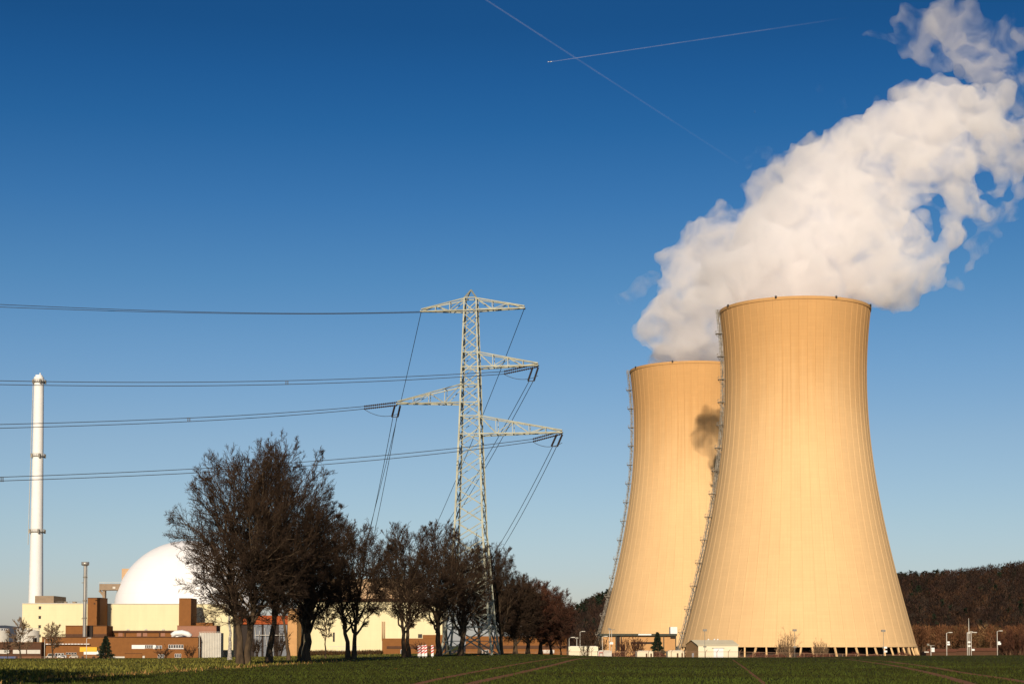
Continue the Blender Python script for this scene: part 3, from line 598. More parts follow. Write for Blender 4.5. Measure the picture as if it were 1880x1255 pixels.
def tower(D, pcx_top, pcx_base, name_label, scale_h, stair_az, lab_g):
    cx = X((pcx_top + pcx_base) / 2, D); base = -4.6; top = 142.5
    root = empty('cooling_tower', (cx, D, base), name_label, 'cooling tower', lab_g)
    zt, r0 = 117.0, 29.7                     # throat height above ground, throat radius
    def rad(z):
        d = z - zt
        return r0 * math.sqrt(1 + (d / 86.0) ** 2) if d < 0 else r0 * math.sqrt(1 + (d / 80.0) ** 2)
    z0, z1 = 4.8, top - base
    NR = 56; per = 6; nseg = NR * per; nz_ = 110
    zs = np.concatenate([np.linspace(z0, z0 + 1.2, 3), np.linspace(z0 + 2, z1 - 1.2, nz_), [z1 - 1.19, z1]])
    V = []; 
    a = (np.arange(nseg)) * 2 * np.pi / nseg
    a = a + np.where(np.arange(nseg) % per == 1, -2 * np.pi / nseg * .72, 0) + np.where(np.arange(nseg) % per == per - 1, 2 * np.pi / nseg * .72, 0)
    rib = np.where(np.arange(nseg) % per == 0, .10, 0.0)
    for k, z in enumerate(zs):
        extra = .25 if z > z1 - 1.195 or z < z0 + .9 else 0
        r = rad(float(z)) + np.maximum(rib, extra); V.append(np.stack([np.cos(a) * r, np.sin(a) * r, np.full(nseg, z)], -1))
    inner = zs[::-1]
    for z in inner:
        r = rad(float(z)) - .9; V.append(np.stack([np.cos(a) * r, np.sin(a) * r, np.full(nseg, z)], -1))
    V = np.concatenate(V); m = len(zs) + len(inner); i = np.arange(nseg)[None]; k = np.arange(m)[:, None]; k2 = (k + 1) % m
    Q = np.stack([k * nseg + i, k * nseg + (i + 1) % nseg, k2 * nseg + (i + 1) % nseg, k2 * nseg + i], -1).reshape(-1, 4)
    sh = np_mesh('shell', V, Q, TM, False, parent=root)
    # raking columns in pairs
    NC = 34
    for j in range(NC):
        a0 = (j + .5) / NC * 2 * math.pi
        for sgn in (-1, 1):
            at, ab = a0 + sgn * .050, a0 + sgn * .036; rt, rb = rad(z0) - .3, rad(z0) + 1.3
            MB().bar((cx + rt * math.cos(at), D + rt * math.sin(at), base + z0 + .2), (cx + rb * math.cos(ab), D + rb * math.sin(ab), base - .3), .6, .6).build('column', TM, root)
    MB().lathe((cx, D), [(rad(z0) - 6, base - .1), (rad(z0) - 6, base + 5.4), (rad(z0) - 6.6, base + 5.4), (rad(z0) - 6.6, base - .1)], 96, cap=False).build('shade_fill_wall', M['dark'], root)  # inner ring; the shade inside the tower is put into its dark colour
    MB().lathe((cx, D), [(rad(z0) + 4, base - .3), (rad(z0) + 4, base + .9), (rad(z0) + 3.5, base + .9), (rad(z0) + 3.5, base - .3)], 96, cap=False).build('basin_wall', M['taupe'], root)
    # rim lamps
    for j in range(8):
        aj = R(-90 + 22 + j * 45); r = rad(z1) + .4; p = (cx + r * math.cos(aj), D + r * math.sin(aj))
        MB().box(p[0] - .35, p[0] + .35, p[1] - .35, p[1] + .35, base + z1 - .5, base + z1 + .35).build('warning_lamp', M['black'], root)
    # stair climbing the shell
    ax = R(stair_az); er = Vector((math.cos(ax), math.sin(ax), 0)); et = Vector((-math.sin(ax), math.cos(ax), 0)); o3 = Vector((cx, D, base))
    def on(z, out, side): return o3 + er * (rad(z) + out) + et * side + Vector((0, 0, z))
    st = MB(); zz = np.arange(.5 if lab_g == 'x' else 2.0, z1 + 1.5, 1.5)
    for out, side in ((.5, -.8), (.5, .8), (1.9, -.8), (1.9, .8)):
        for q in range(len(zz) - 1): st.bar(on(zz[q], out, side), on(zz[q + 1], out, side), .11)
    for q in range(len(zz) - 1):
        for side in (-.8, .8):
            st.bar(on(zz[q], .5, side), on(zz[q], 1.9, side), .07)
            st.bar(on(zz[q], .5 if q % 2 else 1.9, side), on(zz[q + 1], 1.9 if q % 2 else .5, side), .08)
        st.bar(on(zz[q], 1.9, -.8), on(zz[q], 1.9, .8), .07)
        a_, b_ = (-.9, .9) if (q // 2) % 2 else (.9, -.9)
        st.bar(on(zz[q], 1.2, a_ * .7 * (1 - (q % 2))), on(zz[q + 1], 1.2, b_ * .7 * (q % 2) if q % 2 else 0), .6, .1)
    stair = st.build('stair', M['stair'], root)
    z = 11.0
    while z < z1 - 3:
        lb = MB(); c0 = on(z, 1.2, 0)
        for sd in (-1.25, 1.25): lb.bar(on(z, .2, sd), on(z, 3.1, sd), .13)
        lb.add([on(z, .2, -1.25), on(z, 3.1, -1.25), on(z, 3.1, 1.25), on(z, .2, 1.25), on(z - .15, .2, -1.25), on(z - .15, 3.1, -1.25), on(z - .15, 3.1, 1.25), on(z - .15, .2, 1.25)],
               [(0, 1, 2, 3), (7, 6, 5, 4), (0, 4, 5, 1), (1, 5, 6, 2), (2, 6, 7, 3), (3, 7, 4, 0)])
        for sd in (-1.25, 1.25):
            lb.bar(on(z - 3.0, .3, sd), on(z - .1, 2.9, sd), .13)
            lb.bar(on(z + 1.1, 2.3, sd), on(z + 1.1, 3.1, sd), .08); lb.bar(on(z, 3.1, sd), on(z + 1.1, 3.1, sd), .08)
        lb.bar(on(z + 1.1, 3.1, -1.25), on(z + 1.1, 3.1, 1.25), .08)
        lb.build('landing', M['stair'], stair); z += 9.7
    return root, rad, cx
T1, rad1, cx1 = tower(717, 1464, 1464, 'nearer cooling tower, the larger one at the right, concrete shell', 1, 182, 'hyperbolic concrete cooling towers')
T2, rad2, cx2 = tower(876, 1272, 1272, 'farther cooling tower, partly hidden behind the nearer one, cloud shadow on its shell', 1, 179, 'hyperbolic concrete cooling towers')

# ------------------------------------------------------------------ steam
def steam(name, puffs, label, dens, aniso, colr, nscale, thr, seed, vox=1.25, disp=(10.0, 6.0, 3.4), hom=False, lo=0.0, disp_sc=(20., 9., 4.), step=1.0):
    bm = bmesh.new(); rs = random.Random(seed)
    for px, py, rp_, D in puffs:
        c = P(px, py, D); r = rp_ * D / F
        bmesh.ops.create_icosphere(bm, subdivisions=3, radius=r, matrix=Matrix.Translation(c) @ Matrix.Diagonal((1, .9, 1, 1)))
    me = bpy.data.meshes.new(name); bm.to_mesh(me); bm.free()
    o = link(name, me)
    rm = o.modifiers.new('remesh', 'REMESH'); rm.mode = 'VOXEL'; rm.voxel_size = vox; rm.use_smooth_shade = True
    for a_, (s_, sc_) in enumerate(zip(disp, disp_sc)):
        tx = bpy.data.textures.new(name + 't%d' % a_, 'CLOUDS'); tx.noise_scale = sc_; tx.noise_depth = 1; tx.noise_basis = 'ORIGINAL_PERLIN'; tx.noise_type = 'HARD_NOISE'
        dm = o.modifiers.new('billow', 'DISPLACE'); dm.texture = tx; dm.strength = s_; dm.mid_level = .35; dm.texture_coords = 'GLOBAL'
    r2 = o.modifiers.new('weld', 'REMESH'); r2.mode = 'VOXEL'; r2.voxel_size = vox; r2.use_smooth_shade = True
    m = bpy.data.materials.new(name + '_vapour'); m.use_nodes = True; t = m.node_tree; t.nodes.clear()
    out = t.nodes.new('ShaderNodeOutputMaterial'); v = t.nodes.new('ShaderNodeVolumePrincipled'); t.links.new(v.outputs[0], out.inputs['Volume'])
    v.inputs['Color'].default_value = (*colr, 1); v.inputs['Anisotropy'].default_value = aniso; v.inputs['Density'].default_value = dens
    if not hom:
        tx = t.nodes.new('ShaderNodeTexCoord'); n = t.nodes.new('ShaderNodeTexNoise'); n.inputs['Scale'].default_value = nscale; n.inputs['Detail'].default_value = 5; n.inputs['Roughness'].default_value = .64; n.inputs['Distortion'].default_value = .7
        t.links.new(tx.outputs['Object'], n.inputs['Vector'])
        mr = t.nodes.new('ShaderNodeMapRange'); mr.interpolation_type = 'SMOOTHSTEP'; mr.inputs[1].default_value = thr[0]; mr.inputs[2].default_value = thr[1]; mr.inputs[3].default_value = lo * dens; mr.inputs[4].default_value = dens
        t.links.new(n.outputs[0], mr.inputs[0]); t.links.new(mr.outputs[0], v.inputs['Density'])
        m.cycles.volume_step_rate = step
    else: m.cycles.homogeneous_volume = True
    me.materials.append(m); tag(o, label, 'steam plume'); return o
near = [(1457, 535, 112), (1440, 500, 110), (1390, 495, 62), (1500, 490, 110), (1565, 485, 90), (1610, 505, 68), (1655, 520, 52), (1700, 500, 48), (1722, 470, 30), (1640, 440, 60), (1400, 440, 70), (1470, 410, 90), (1550, 400, 95), (1620, 380, 60), (1500, 330, 70),
        (1560, 300, 80), (1620, 310, 70), (1680, 310, 55), (1630, 240, 60), (1580, 245, 42), (1690, 240, 75), (1700, 185, 55), (1750, 200, 60), (1795, 205, 52), (1815, 265, 56), (1835, 310, 32), (1750, 310, 55), (1772, 360, 40), (1756, 430, 36), (1748, 402, 34), (1850, 250, 34), (1862, 330, 22), (1836, 350, 26), (1800, 390, 24), (1690, 360, 34), (1670, 430, 40), (1540, 250, 28), (1655, 175, 24), (1350, 490, 46), (1865, 235, 32), (1868, 290, 30), (1835, 175, 36), (1335, 520, 44), (1340, 490, 38), (1326, 556, 26), (1322, 505, 42), (1302, 484, 27), (1300, 530, 34), (1282, 507, 27), (1318, 540, 28), (1288, 540, 16), (1735, 480, 22), (1860, 290, 18), (1846, 235, 22)]
rear = [(1268, 655, 88), (1256, 602, 78), (1215, 600, 52), (1320, 590, 80), (1290, 540, 80), (1225, 560, 38), (1340, 520, 80), (1300, 480, 62), (1290, 430, 42), (1345, 450, 60), (1390, 420, 55), (1400, 335, 36), (1370, 335, 20), (1430, 330, 40), (1270, 460, 36), (1470, 290, 36), (1440, 380, 50), (1330, 405, 38), (1490, 260, 30), (1190, 610, 36), (1192, 622, 20), (1420, 300, 26), (1390, 350, 34), (1285, 410, 24), (1240, 480, 40)]
rr_ = random.Random(8)
near = [(x, y, r * 1.06 if r > 30 else r * 1.12, 717 + (545 - y) * .12 + rr_.uniform(-7, 7)) for x, y, r in near]
near[0] = (1457, 545, 108, 717); near[1] = (1440, 505, 108, 717)
rear = [(x, y, r * 1.07, 865 - (665 - y) * .1 + rr_.uniform(-7, 7)) for x, y, r in rear]; rear[0] = (1270, 668, 80, 876)
steam('steam_plume', near, 'thick white steam billowing from the nearer tower up to the right', .155, .0, (1.0, .988, .985), .075, (.34, .60), 1, lo=.02, step=2.0)
steam('steam_plume', rear, 'white steam rising from the farther tower behind the nearer plume', .12, .0, (1.0, .986, .984), .075, (.34, .60), 2, lo=.02, step=2.0)
wisp = [(1800, 150, 34), (1770, 135, 30), (1880, 190, 34), (1600, 60, 20), (1720, 130, 26), (1700, 105, 30), (1780, 30, 40), (1850, 45, 34), (1810, 110, 36), (1660, 40, 26), (1865, 160, 34), (1845, 200, 26), (1690, 75, 44), (1645, 75, 26), (1725, 40, 42), (1755, 100, 38), (1800, 70, 36), (1840, 115, 38), (1872, 70, 34), (1825, 165, 34), (1735, 5, 34), (1790, 130, 30), (1880, 140, 36), (1640, 40, 22), (1865, 190, 26)]
steam('steam_wisp', [(x, y, r, 790 + rr_.uniform(-8, 8)) for x, y, r in wisp], 'torn thin wisps of steam above the plume in the upper right corner', .075, .0, (.985, .97, .98), .05, (.37, .62), 3, disp=(14, 8, 4), step=2.0)
w2 = [(1150, 548, 22), (1175, 528, 24), (1200, 512, 20), (1135, 545, 12)]
steam('steam_wisp', [(x, y, r, 860) for x, y, r in w2], 'faint wisp of steam left of the farther plume', .05, .0, (.98, .97, .98), .09, (.40, .66), 4, disp=(5, 4, 2), step=2.0)
w3 = [(1876, 240, 30), (1882, 300, 26), (1850, 390, 26), (1830, 430, 20), (1810, 460, 18), (1690, 400, 30), (1700, 430, 20), (1790, 370, 22), (1812, 410, 20), (1780, 490, 18), (1765, 520, 20), (1875, 290, 22), (1868, 320, 24), (1874, 350, 22), (1860, 375, 16), (1790, 400, 20), (1780, 450, 20), (1800, 430, 14), (1745, 520, 18)]
steam('steam_wisp', [(x, y, r, 735) for x, y, r in w3], 'ragged thin steam hanging right of the plume at the frame edge', .10, .0, (.98, .97, .98), .09, (.38, .64), 5, disp=(5, 4, 2), step=2.0)
w5 = [(1400, 280, 22), (1375, 300, 18), (1505, 165, 16), (1385, 205, 12), (1545, 190, 20), (1610, 185, 18)]
steam('steam_wisp', [(x, y, r, 800) for x, y, r in w5], 'faint shreds of steam above the left shoulder of the plume', .022, .0, (.98, .97, .98), .09, (.42, .68), 6, disp=(5, 4, 2), step=2.0)

# ------------------------------------------------------------------ contrails and airplane
def contrail(p0, p1, D, w0, w1, a0, a1, label):
    a, b = P(*p0, D), P(*p1, D * 1.04); mb = MB(); n = 60; pts = [a.lerp(b, i / n)  for i in range(n + 1)]
    mb.tube(pts, [w0 + (w1 - w0) * i / n for i in range(n + 1)], 8); o = mb.build('contrail', None, origin=a)
    m = bpy.data.materials.new('ice_crystal_trail'); m.use_nodes = True; t = m.node_tree; bs = t.nodes['Principled BSDF']; bs.inputs['Base Color'].default_value = (.8, .8, .82, 1); bs.inputs['Roughness'].default_value = 1
    tx = t.nodes.new('ShaderNodeTexCoord'); d = t.nodes.new('ShaderNodeVectorMath'); d.operation = 'DOT_PRODUCT'; v = b - a; L = v.length; d.inputs[1].default_value = v / L / L
    t.links.new(tx.outputs['Object'], d.inputs[0]); mr = t.nodes.new('ShaderNodeMapRange'); mr.inputs[3].default_value = a0; mr.inputs[4].default_value = a1; t.links.new(d.outputs['Value'], mr.inputs[0])
    n_ = t.nodes.new('ShaderNodeTexNoise'); n_.inputs['Scale'].default_value = .0035; n_.inputs['Detail'].default_value = 4; t.links.new(tx.outputs['Object'], n_.inputs['Vector'])
    k = t.nodes.new('ShaderNodeMath'); k.operation = 'MULTIPLY'; t.links.new(mr.outputs[0], k.inputs[0]); q = t.nodes.new('ShaderNodeMath'); q.operation = 'MULTIPLY'; q.inputs[1].default_value = 1.8; t.links.new(n_.outputs[0], q.inputs[0]); t.links.new(q.outputs[0], k.inputs[1])
    t.links.new(k.outputs[0], bs.inputs['Alpha'])
    o.data.materials.clear(); o.data.materials.append(m); tag(o, label, 'contrail'); return o
contrail((886, -4), (1355, 300), 26000, 14, 16, .03, .004, 'pale contrail falling from the top edge towards the steam')
contrail((1012, 113.5), (1560, 32), 26500, 6, 14, .075, .0, 'short contrail trailing right behind the small airplane')
pa = P(1009, 113.8, 26500)
pl = empty('airplane', pa, 'tiny airplane at the left tip of the short contrail', 'airplane')
MB().tube([pa + Vector((-32, 0, -1)), pa + Vector((-26, 0, 0)), pa + Vector((26, 0, 1)), pa + Vector((34, 0, 3))], [.6, 4, 4, .8], 10).build('fuselage', M['white'], pl)
MB().add([pa + Vector(q) for q in ((-8, 0, 0), (6, 0, 0), (20, -34, 3), (12, -34, 3), (-8, 0, 1), (6, 0, 1), (20, -34, 3.6), (12, -34, 3.6))], [(0, 1, 2, 3), (4, 7, 6, 5), (0, 3, 7, 4), (1, 5, 6, 2), (2, 6, 7, 3), (0, 4, 5, 1)]).build('wing', M['white'], pl)
MB().add([pa + Vector(q) for q in ((-8, 0, 0), (6, 0, 0), (20, 34, 3), (12, 34, 3), (-8, 0, 1), (6, 0, 1), (20, 34, 3.6), (12, 34, 3.6))], [(0, 3, 2, 1), (4, 5, 6, 7), (0, 4, 7, 3), (1, 2, 6, 5), (2, 3, 7, 6), (0, 1, 5, 4)]).build('wing', M['white'], pl)
MB().add([pa + Vector(q) for q in ((24, 0, 2), (33, 0, 2), (36, 0, 12), (31, 0, 12), (24, 1, 2), (33, 1, 2), (36, 1, 12), (31, 1, 12))], [(0, 1, 2, 3), (4, 7, 6, 5), (0, 3, 7, 4), (1, 5, 6, 2), (2, 6, 7, 3), (0, 4, 5, 1)]).build('tail_fin', M['white'], pl)

# ------------------------------------------------------------------ transmission pylon
PD = 262.0; ROT = R(8); pw = Vector((math.cos(ROT), -math.sin(ROT), 0)); pdp = Vector((math.sin(ROT), math.cos(ROT), 0)); pbx = X(864, PD)
pgz = float(gz(pbx, PD)); pyl = empty('transmission_pylon', (pbx, PD, pgz), 'tall steel lattice pylon carrying staggered cross arms above the tree row', 'pylon')
PX = lambda w_, d_, z: Vector((pbx, PD, 0)) + pw * w_ + pdp * d_ + Vector((0, 0, z))
zp = lambda py: Z(py, PD)
HW = [(zp(1202), 3.95), (zp(1150), 3.35), (zp(980), 2.2), (zp(800), 1.62), (zp(675), 1.28), (zp(548), .92)]
def hw(z):
    return float(np.interp(z, [a for a, _ in HW], [b for _, b in HW]))
def leg(mb, z0, z1, sw, sd, t): mb.bar(PX(hw(z0) * sw, hw(z0) * sd, z0), PX(hw(z1) * sw, hw(z1) * sd, z1), t)
zb = [zp(1204), zp(1150), zp(980), zp(800), zp(675), zp(548)]
for sw in (-1, 1):
    for sd in (-1, 1):
        mb = MB()
        for q in range(5): leg(mb, zb[q], zb[q + 1], sw, sd, .34 - .035 * q)
        mb.build('leg', M['steel'], pyl)
lat = MB()
def face_pts(f, s, z):
    h = hw(z)
    return {0: PX(s * h, -h, z), 1: PX(h, s * h, z), 2: PX(-s * h, h, z), 3: PX(-h, -s * h, z)}[f]
# lower big cross braced panels
lv = [zp(1202), zp(1150), zp(1105), zp(1062)]
for q in range(3):
    for f in range(4):
        a0, a1, b0, b1 = face_pts(f, -1, lv[q]), face_pts(f, 1, lv[q]), face_pts(f, -1, lv[q + 1]), face_pts(f, 1, lv[q + 1])
        lat.bar(a0, b1, .18); lat.bar(a1, b0, .18); lat.bar(b0, b1, .15)
        mdl = (a0 + b1) / 2; lat.bar(a0.lerp(b0, .5), a0.lerp(b1, .25), .1); lat.bar(a1.lerp(b1, .5), a1.lerp(b0, .25), .1)
        lat.bar(a0.lerp(b0, .5), a0.lerp(b1, .5), .1); lat.bar(a1.lerp(b1, .5), mdl, .1)
z = lv[-1]; side = 1
while z < zp(556):
    h = min(1.0 + hw(z) * .75, zp(548) - z)
    for f in range(4):
        s_ = side if f % 2 == 0 else -side
        lat.bar(face_pts(f, -s_, z), face_pts(f, s_, z + h), .13)
        lat.bar(face_pts(f, s_, z), face_pts(f, -s_, z + h), .09) if z > zp(1000) else lat.bar(face_pts(f, s_, z), face_pts(f, -s_, z + h), .11)
    z += h
for py in (675, 648, 707, 740, 765, 798, 571, 548):
    for f in range(4): lat.bar(face_pts(f, -1, zp(py)), face_pts(f, 1, zp(py)), .16)
lat.build('lattice', M['steel'], pyl)
pk = MB()
for sw in (-1, 1):
    for sd in (-1, 1): pk.bar(PX(.92 * sw, .92 * sd, zp(548)), PX(0, 0, zp(532)), .16)
pk.build('peak', M['steel'], pyl)
def arm(px_tip, pybot, pytop, ptip=None):
    zb_, zt_ = zp(pybot), zp(pytop); sgn = 1 if px_tip > 866 else -1
    Lr = (px_tip - 864) / F * PD / math.cos(ROT); mb = MB(); n = max(3, int(abs(Lr) / 2.6)); h0 = hw(zb_); ht = hw(zt_)
    tip = PX(Lr, 0, zb_ + .15)
    ch = {}
    for sd in (-1, 1):
        B = [PX(sgn * h0, sd * h0, zb_).lerp(tip + pdp * sd * .15, i / n) for i in range(n + 1)]; T = [PX(sgn * ht, sd * ht, zt_).lerp(tip + pdp * sd * .12 + Vector((0, 0, .35)), i / n) for i in range(n + 1)]
        ch[sd] = (B, T)
        mb.bar(B[0], B[-1], .20); mb.bar(T[0], T[-1], .16)
        for i in range(n):
            mb.bar(B[i], T[i], .10) if i else None
            mb.bar(T[i] if i % 2 == 0 else B[i], B[i + 1] if i % 2 == 0 else T[i + 1], .11)
    for i in range(1, n):
        mb.bar(ch[-1][0][i], ch[1][0][i], .10); mb.bar(ch[-1][0][i], ch[1][0][i - 1], .09); mb.bar(ch[-1][1][i], ch[1][1][i], .08)
    mb.bar(tip - pdp * .5, tip + pdp * .5, .2)
    mb.build('cross_arm', M['steel'], pyl); return tip
tA = arm(771, 571, 549); tB = arm(963, 570, 549); tC = arm(988, 675, 648); tD_ = arm(727, 740, 707); tE = arm(1032, 798, 765)
MB().bar(PX(-7.5, -2, zp(1060) - 4), PX(-7.5, -2, zp(1060) - 4), .1)

def string(a, b, n, r, label, bottom):
    """an insulator string: glazed discs threaded between two clamps"""
    mb = MB(); d = (b - a); L = d.length; m = 16; pts = []; rs_ = []
    for i in range(m):
        u = i / m; pts += [a.lerp(b, u + .1 / m), a.lerp(b, u + .45 / m), a.lerp(b, u + .55 / m), a.lerp(b, u + .95 / m)]; rs_ += [r * .45, r, r, r * .45]
    mb.tube(pts, rs_, 7); o = mb.build('insulator_string', M['insul'], origin=a); tag(o, label, 'insulator', 'insulator strings on the pylon arms'); return o
def wire(name, pts, r, label, group, spacers=()):
    mb = MB(); mb.tube(pts, r, 5); o = mb.build(name, M['wire'], origin=pts[0]); tag(o, label, 'power line', group); return o
def span(a, ctrl, D1, n=60):
    """curve from a 3-D point through photo points, receding evenly to D1"""
    co = Vector((a.x, a.y, a.z - EYE)); fz_ = co.y * math.cos(PITCH) + co.z * math.sin(PITCH); pa_ = (HX + co.x * FC / fz_, HY - FC * math.tan(PITCH) - (co.z * math.cos(PITCH) - co.y * math.sin(PITCH)) * FC / fz_); xs_ = np.array([pa_[0]] + [c[0] for c in ctrl]); ys_ = np.array([pa_[1]] + [c[1] for c in ctrl])
    k = np.polyfit(xs_, ys_, 2 if len(xs_) < 5 else 3, w=[30] + [1] * len(ctrl)); out = []
    for i in range(n + 1):
        x = xs_[0] + (xs_[-1] - xs_[0]) * i / n; u = i / n; out.append(P(x, float(np.polyval(k, x)), a.y + (D1 - a.y) * u))
    out[0] = a; return out
GW = 'conductors leaving the pylon to the left'
# earth wires
wire('earth_wire', span(tA, [(500, 575), (250, 568.5), (0, 559), (-350, 543)], 225), .045, 'upper of the two top wires, from the left tip of the top arm', GW)
wire('earth_wire', span(tB, [(770, 573.5), (500, 576), (250, 571.5), (0, 563.5), (-350, 549)], 232), .045, 'lower of the two top wires, from the right tip of the top arm', GW)
def bundle(tip, pins, upper, lower, D1, where):
    a = P(*pins, tip.y + .3)
    for k, (sd) in enumerate((-.22, .22)):
        string(tip + Vector((0, 0, sd)), a + Vector((0, 0, sd * .9)), 16, .16, ('lower', 'upper')[k] + ' insulator string pulling left from the ' + where, 0)
    wire('conductor', span(a + Vector((0, 0, .2)), upper, D1), .05, 'upper wire of the pair from the ' + where + ' to the left', GW)
    wire('conductor', span(a + Vector((0, 0, -.2)), lower, D1), .05, 'lower wire of the pair from the ' + where + ' to the left', GW)
    # jumper loop under the strings
    mb = MB(); b0 = a + Vector((0, 0, -.2)); b1 = tip + Vector((0, 0, -1.6)); c_ = (b0 + b1) / 2 + Vector((0, 0, -1.4)); 
    mb.tube([(b0 * (1 - u) ** 2 + c_ * 2 * u * (1 - u) + b1 * u * u) for u in [i / 12 for i in range(13)]], .04, 5)
    tag(mb.build('jumper_wire', M['wire'], origin=b0), 'sagging jumper wire under the ' + where, 'power line', 'jumper wires at the arm tips')
bundle(tC, (925, 684), [(840, 686.5), (500, 699), (250, 701.5), (0, 698.5), (-350, 686)], [(840, 693), (500, 705.5), (250, 708), (0, 706), (-350, 696)], 225, 'upper right arm')
bundle(tD_, (668, 748), [(500, 759), (250, 770.5), (0, 779), (-350, 788)], [(500, 765), (250, 777), (0, 786), (-350, 797)], 225, 'left arm')
bundle(tE, (978, 808), [(840, 822), (600, 845), (330, 860.5), (0, 876), (-350, 886)], [(840, 829), (600, 852), (330, 868), (0, 883), (-350, 894)], 225, 'lower right arm')
for px, y0, y1, D, lb in ((345, 766, 774, 241, 'spacer pair on the left arm wires'), (525, 698, 706, 246, 'spacer pair on the upper wires right of the chimney'), (2, 876, 884, 236, 'spacer pair at the left edge on the lowest wires')):
    mb = MB(); mb.bar(P(px, y0, D), P(px, y1, D), .1); mb.bar(P(px + 3.5, y0, D), P(px + 3.5, y1, D), .1); tag(mb.build('wire_spacer', M['wire'], origin=P(px, y0, D)), lb, 'wire spacer', 'spacers on the conductors')
GB = 'conductors falling from the pylon towards the plant'
def drop(tip, p_ins, p_end, D_end, where, sep=.45):
    a = P(*p_ins, tip.y + 1.5)
    yk = MB().bar(a + Vector((-sep - .1, 0, 0)), a + Vector((sep + .1, 0, 0)), .12)
    tag(yk.build('yoke_plate', M['wire'], origin=a), 'yoke plate under the ' + where, 'yoke', 'yoke plates of the dropping conductors')
    for k, s_ in enumerate((-1, 1)):
        string(tip + Vector((s_ * .42, 0, -.3)), a + Vector((s_ * sep, 0, .05)), 16, .17, ('left', 'right')[k] + ' insulator string hanging below the ' + where, 0)
        e = P(*p_end, D_end) + Vector((s_ * .7, 0, 0)); st_ = a + Vector((s_ * sep * .7, 0, -.05)); n = 30; pts = []
        for i in range(n + 1):
            u = i / n; q = st_.lerp(e, u); q.z -= 4 * u * (1 - u) * 2.2; pts.append(q)
        wire('conductor', pts, .05, ('left', 'right')[k] + ' wire of the bundle dropping from the ' + where, GB)
drop(tC + Vector((-.4, 0, 0)), (975, 699), (735, 1085), 430, 'upper right arm')
drop(tD_, (725, 765), (655, 1085), 420, 'left arm')
drop(tE + Vector((-.4, 0, 0)), (1018, 819), (855, 1090), 430, 'lower right arm')
for (tp, e, lb) in ((tA, (648, 1080), 'thin wire falling from the left tip of the top arm'), (tB, (745, 1080), 'thin wire falling from the right tip of the top arm')):
    q = P(*e, 430); pts = []
    for i in range(31):
        u = i / 30; v = tp.lerp(q, u); v.z -= 4 * u * (1 - u) * 2.0; pts.append(v)
    wire('earth_wire', pts, .05, lb, GB)

# ------------------------------------------------------------------ power station buildings
def bldg(name, px, D, label, cat='building'): return empty(name, (X(px, D), D, -4.6), label, cat)
def windows(root, px0, px1, pt, pb, D, n, gap=.15, frame='white', name='window', glass='glass', mull=True):
    wdt = (px1 - px0) / n
    for i in range(n):
        a, b = px0 + i * wdt + gap * wdt / 2, px0 + (i + 1) * wdt - gap * wdt / 2
        f = MB().pbox(a, b, pt, pb, D - .12, .10); fo = f.build(name, M[glass], root)
        x0, x1, z0, z1 = X(a, D), X(b, D), Z(pb, D), Z(pt, D); fr = MB(); t = min(.10, (z1 - z0) * .07)
        fr.box(x0, x1, D - .20, D - .125, z1 - t, z1); fr.box(x0, x1, D - .20, D - .125, z0, z0 + t); fr.box(x0, x0 + t, D - .20, D - .125, z0 + t, z1 - t); fr.box(x1 - t, x1, D - .20, D - .125, z0 + t, z1 - t)
        fr.build('frame', M[frame], fo)
BOT = 1215
# chimney
DC = 885; cc_ = (X(64.6, DC), DC); ch = empty('chimney', (cc_[0], DC, -4.6), 'tall white tapering chimney with three ring platforms at the left', 'chimney')
k = DC / F; MB().lathe(cc_, [(15.0 * k, -4.6), (13.3 * k, Z(1105, DC)), (11.3 * k, Z(974, DC)), (10.0 * k, Z(836, DC)), (9.0 * k, Z(702, DC)), (9.0 * k, Z(692, DC))], 48).build('shaft', M['white'], ch)
MB().lathe(cc_, [(6.5 * k, Z(692, DC)), (6.5 * k, Z(688.5, DC)), (2 * k, Z(688, DC))], 32).build('cap', M['white'], ch)
MB().tube([(cc_[0] + .6, DC, Z(688, DC)), (cc_[0] + .6, DC, Z(684.5, DC))], .35, 6).build('lightning_rod', M['white'], ch)
for py, rp_ in ((701, 11.5), (837, 12.6), (975.5, 14.2)):
    z0 = Z(py, DC); mb = MB().lathe(cc_, [(rp_ * k - 2.4, z0 - 1.2), (rp_ * k, z0 - .3), (rp_ * k, z0), (rp_ * k - 2.6, z0)], 40, cap=False); pf = mb.build('ring_platform', M['stair'], ch)
    rl = MB()
    for h in (.6, 1.25): rl.tube([(cc_[0] + rp_ * k * math.cos(q * math.pi / 16), DC + rp_ * k * math.sin(q * math.pi / 16), z0 + h) for q in range(33)], .07, 4)
    for q in range(16): rl.bar((cc_[0] + rp_ * k * math.cos(q * math.pi / 8), DC + rp_ * k * math.sin(q * math.pi / 8), z0), (cc_[0] + rp_ * k * math.cos(q * math.pi / 8), DC + rp_ * k * math.sin(q * math.pi / 8), z0 + 1.25), .09)
    rl.build('railing', M['offwhite'], pf)
    for q in (2.6, 3.9, 5.2, .3):
        MB().box(cc_[0] + rp_ * k * math.cos(q) - .45, cc_[0] + rp_ * k * math.cos(q) + .45, DC + rp_ * k * math.sin(q) - .45, DC + rp_ * k * math.sin(q) + .45, z0 - .9, z0 + 1.1).build('warning_lamp', M['stair'], pf)
ld = MB(); 
for s_ in (-.3, .3): ld.bar((cc_[0] - 12.6 * k, DC - 3 + s_, Z(1000, DC)), (cc_[0] - 9.6 * k, DC - 1 + s_, Z(700, DC)), .14)
ld.build('ladder', M['offwhite'], ch)
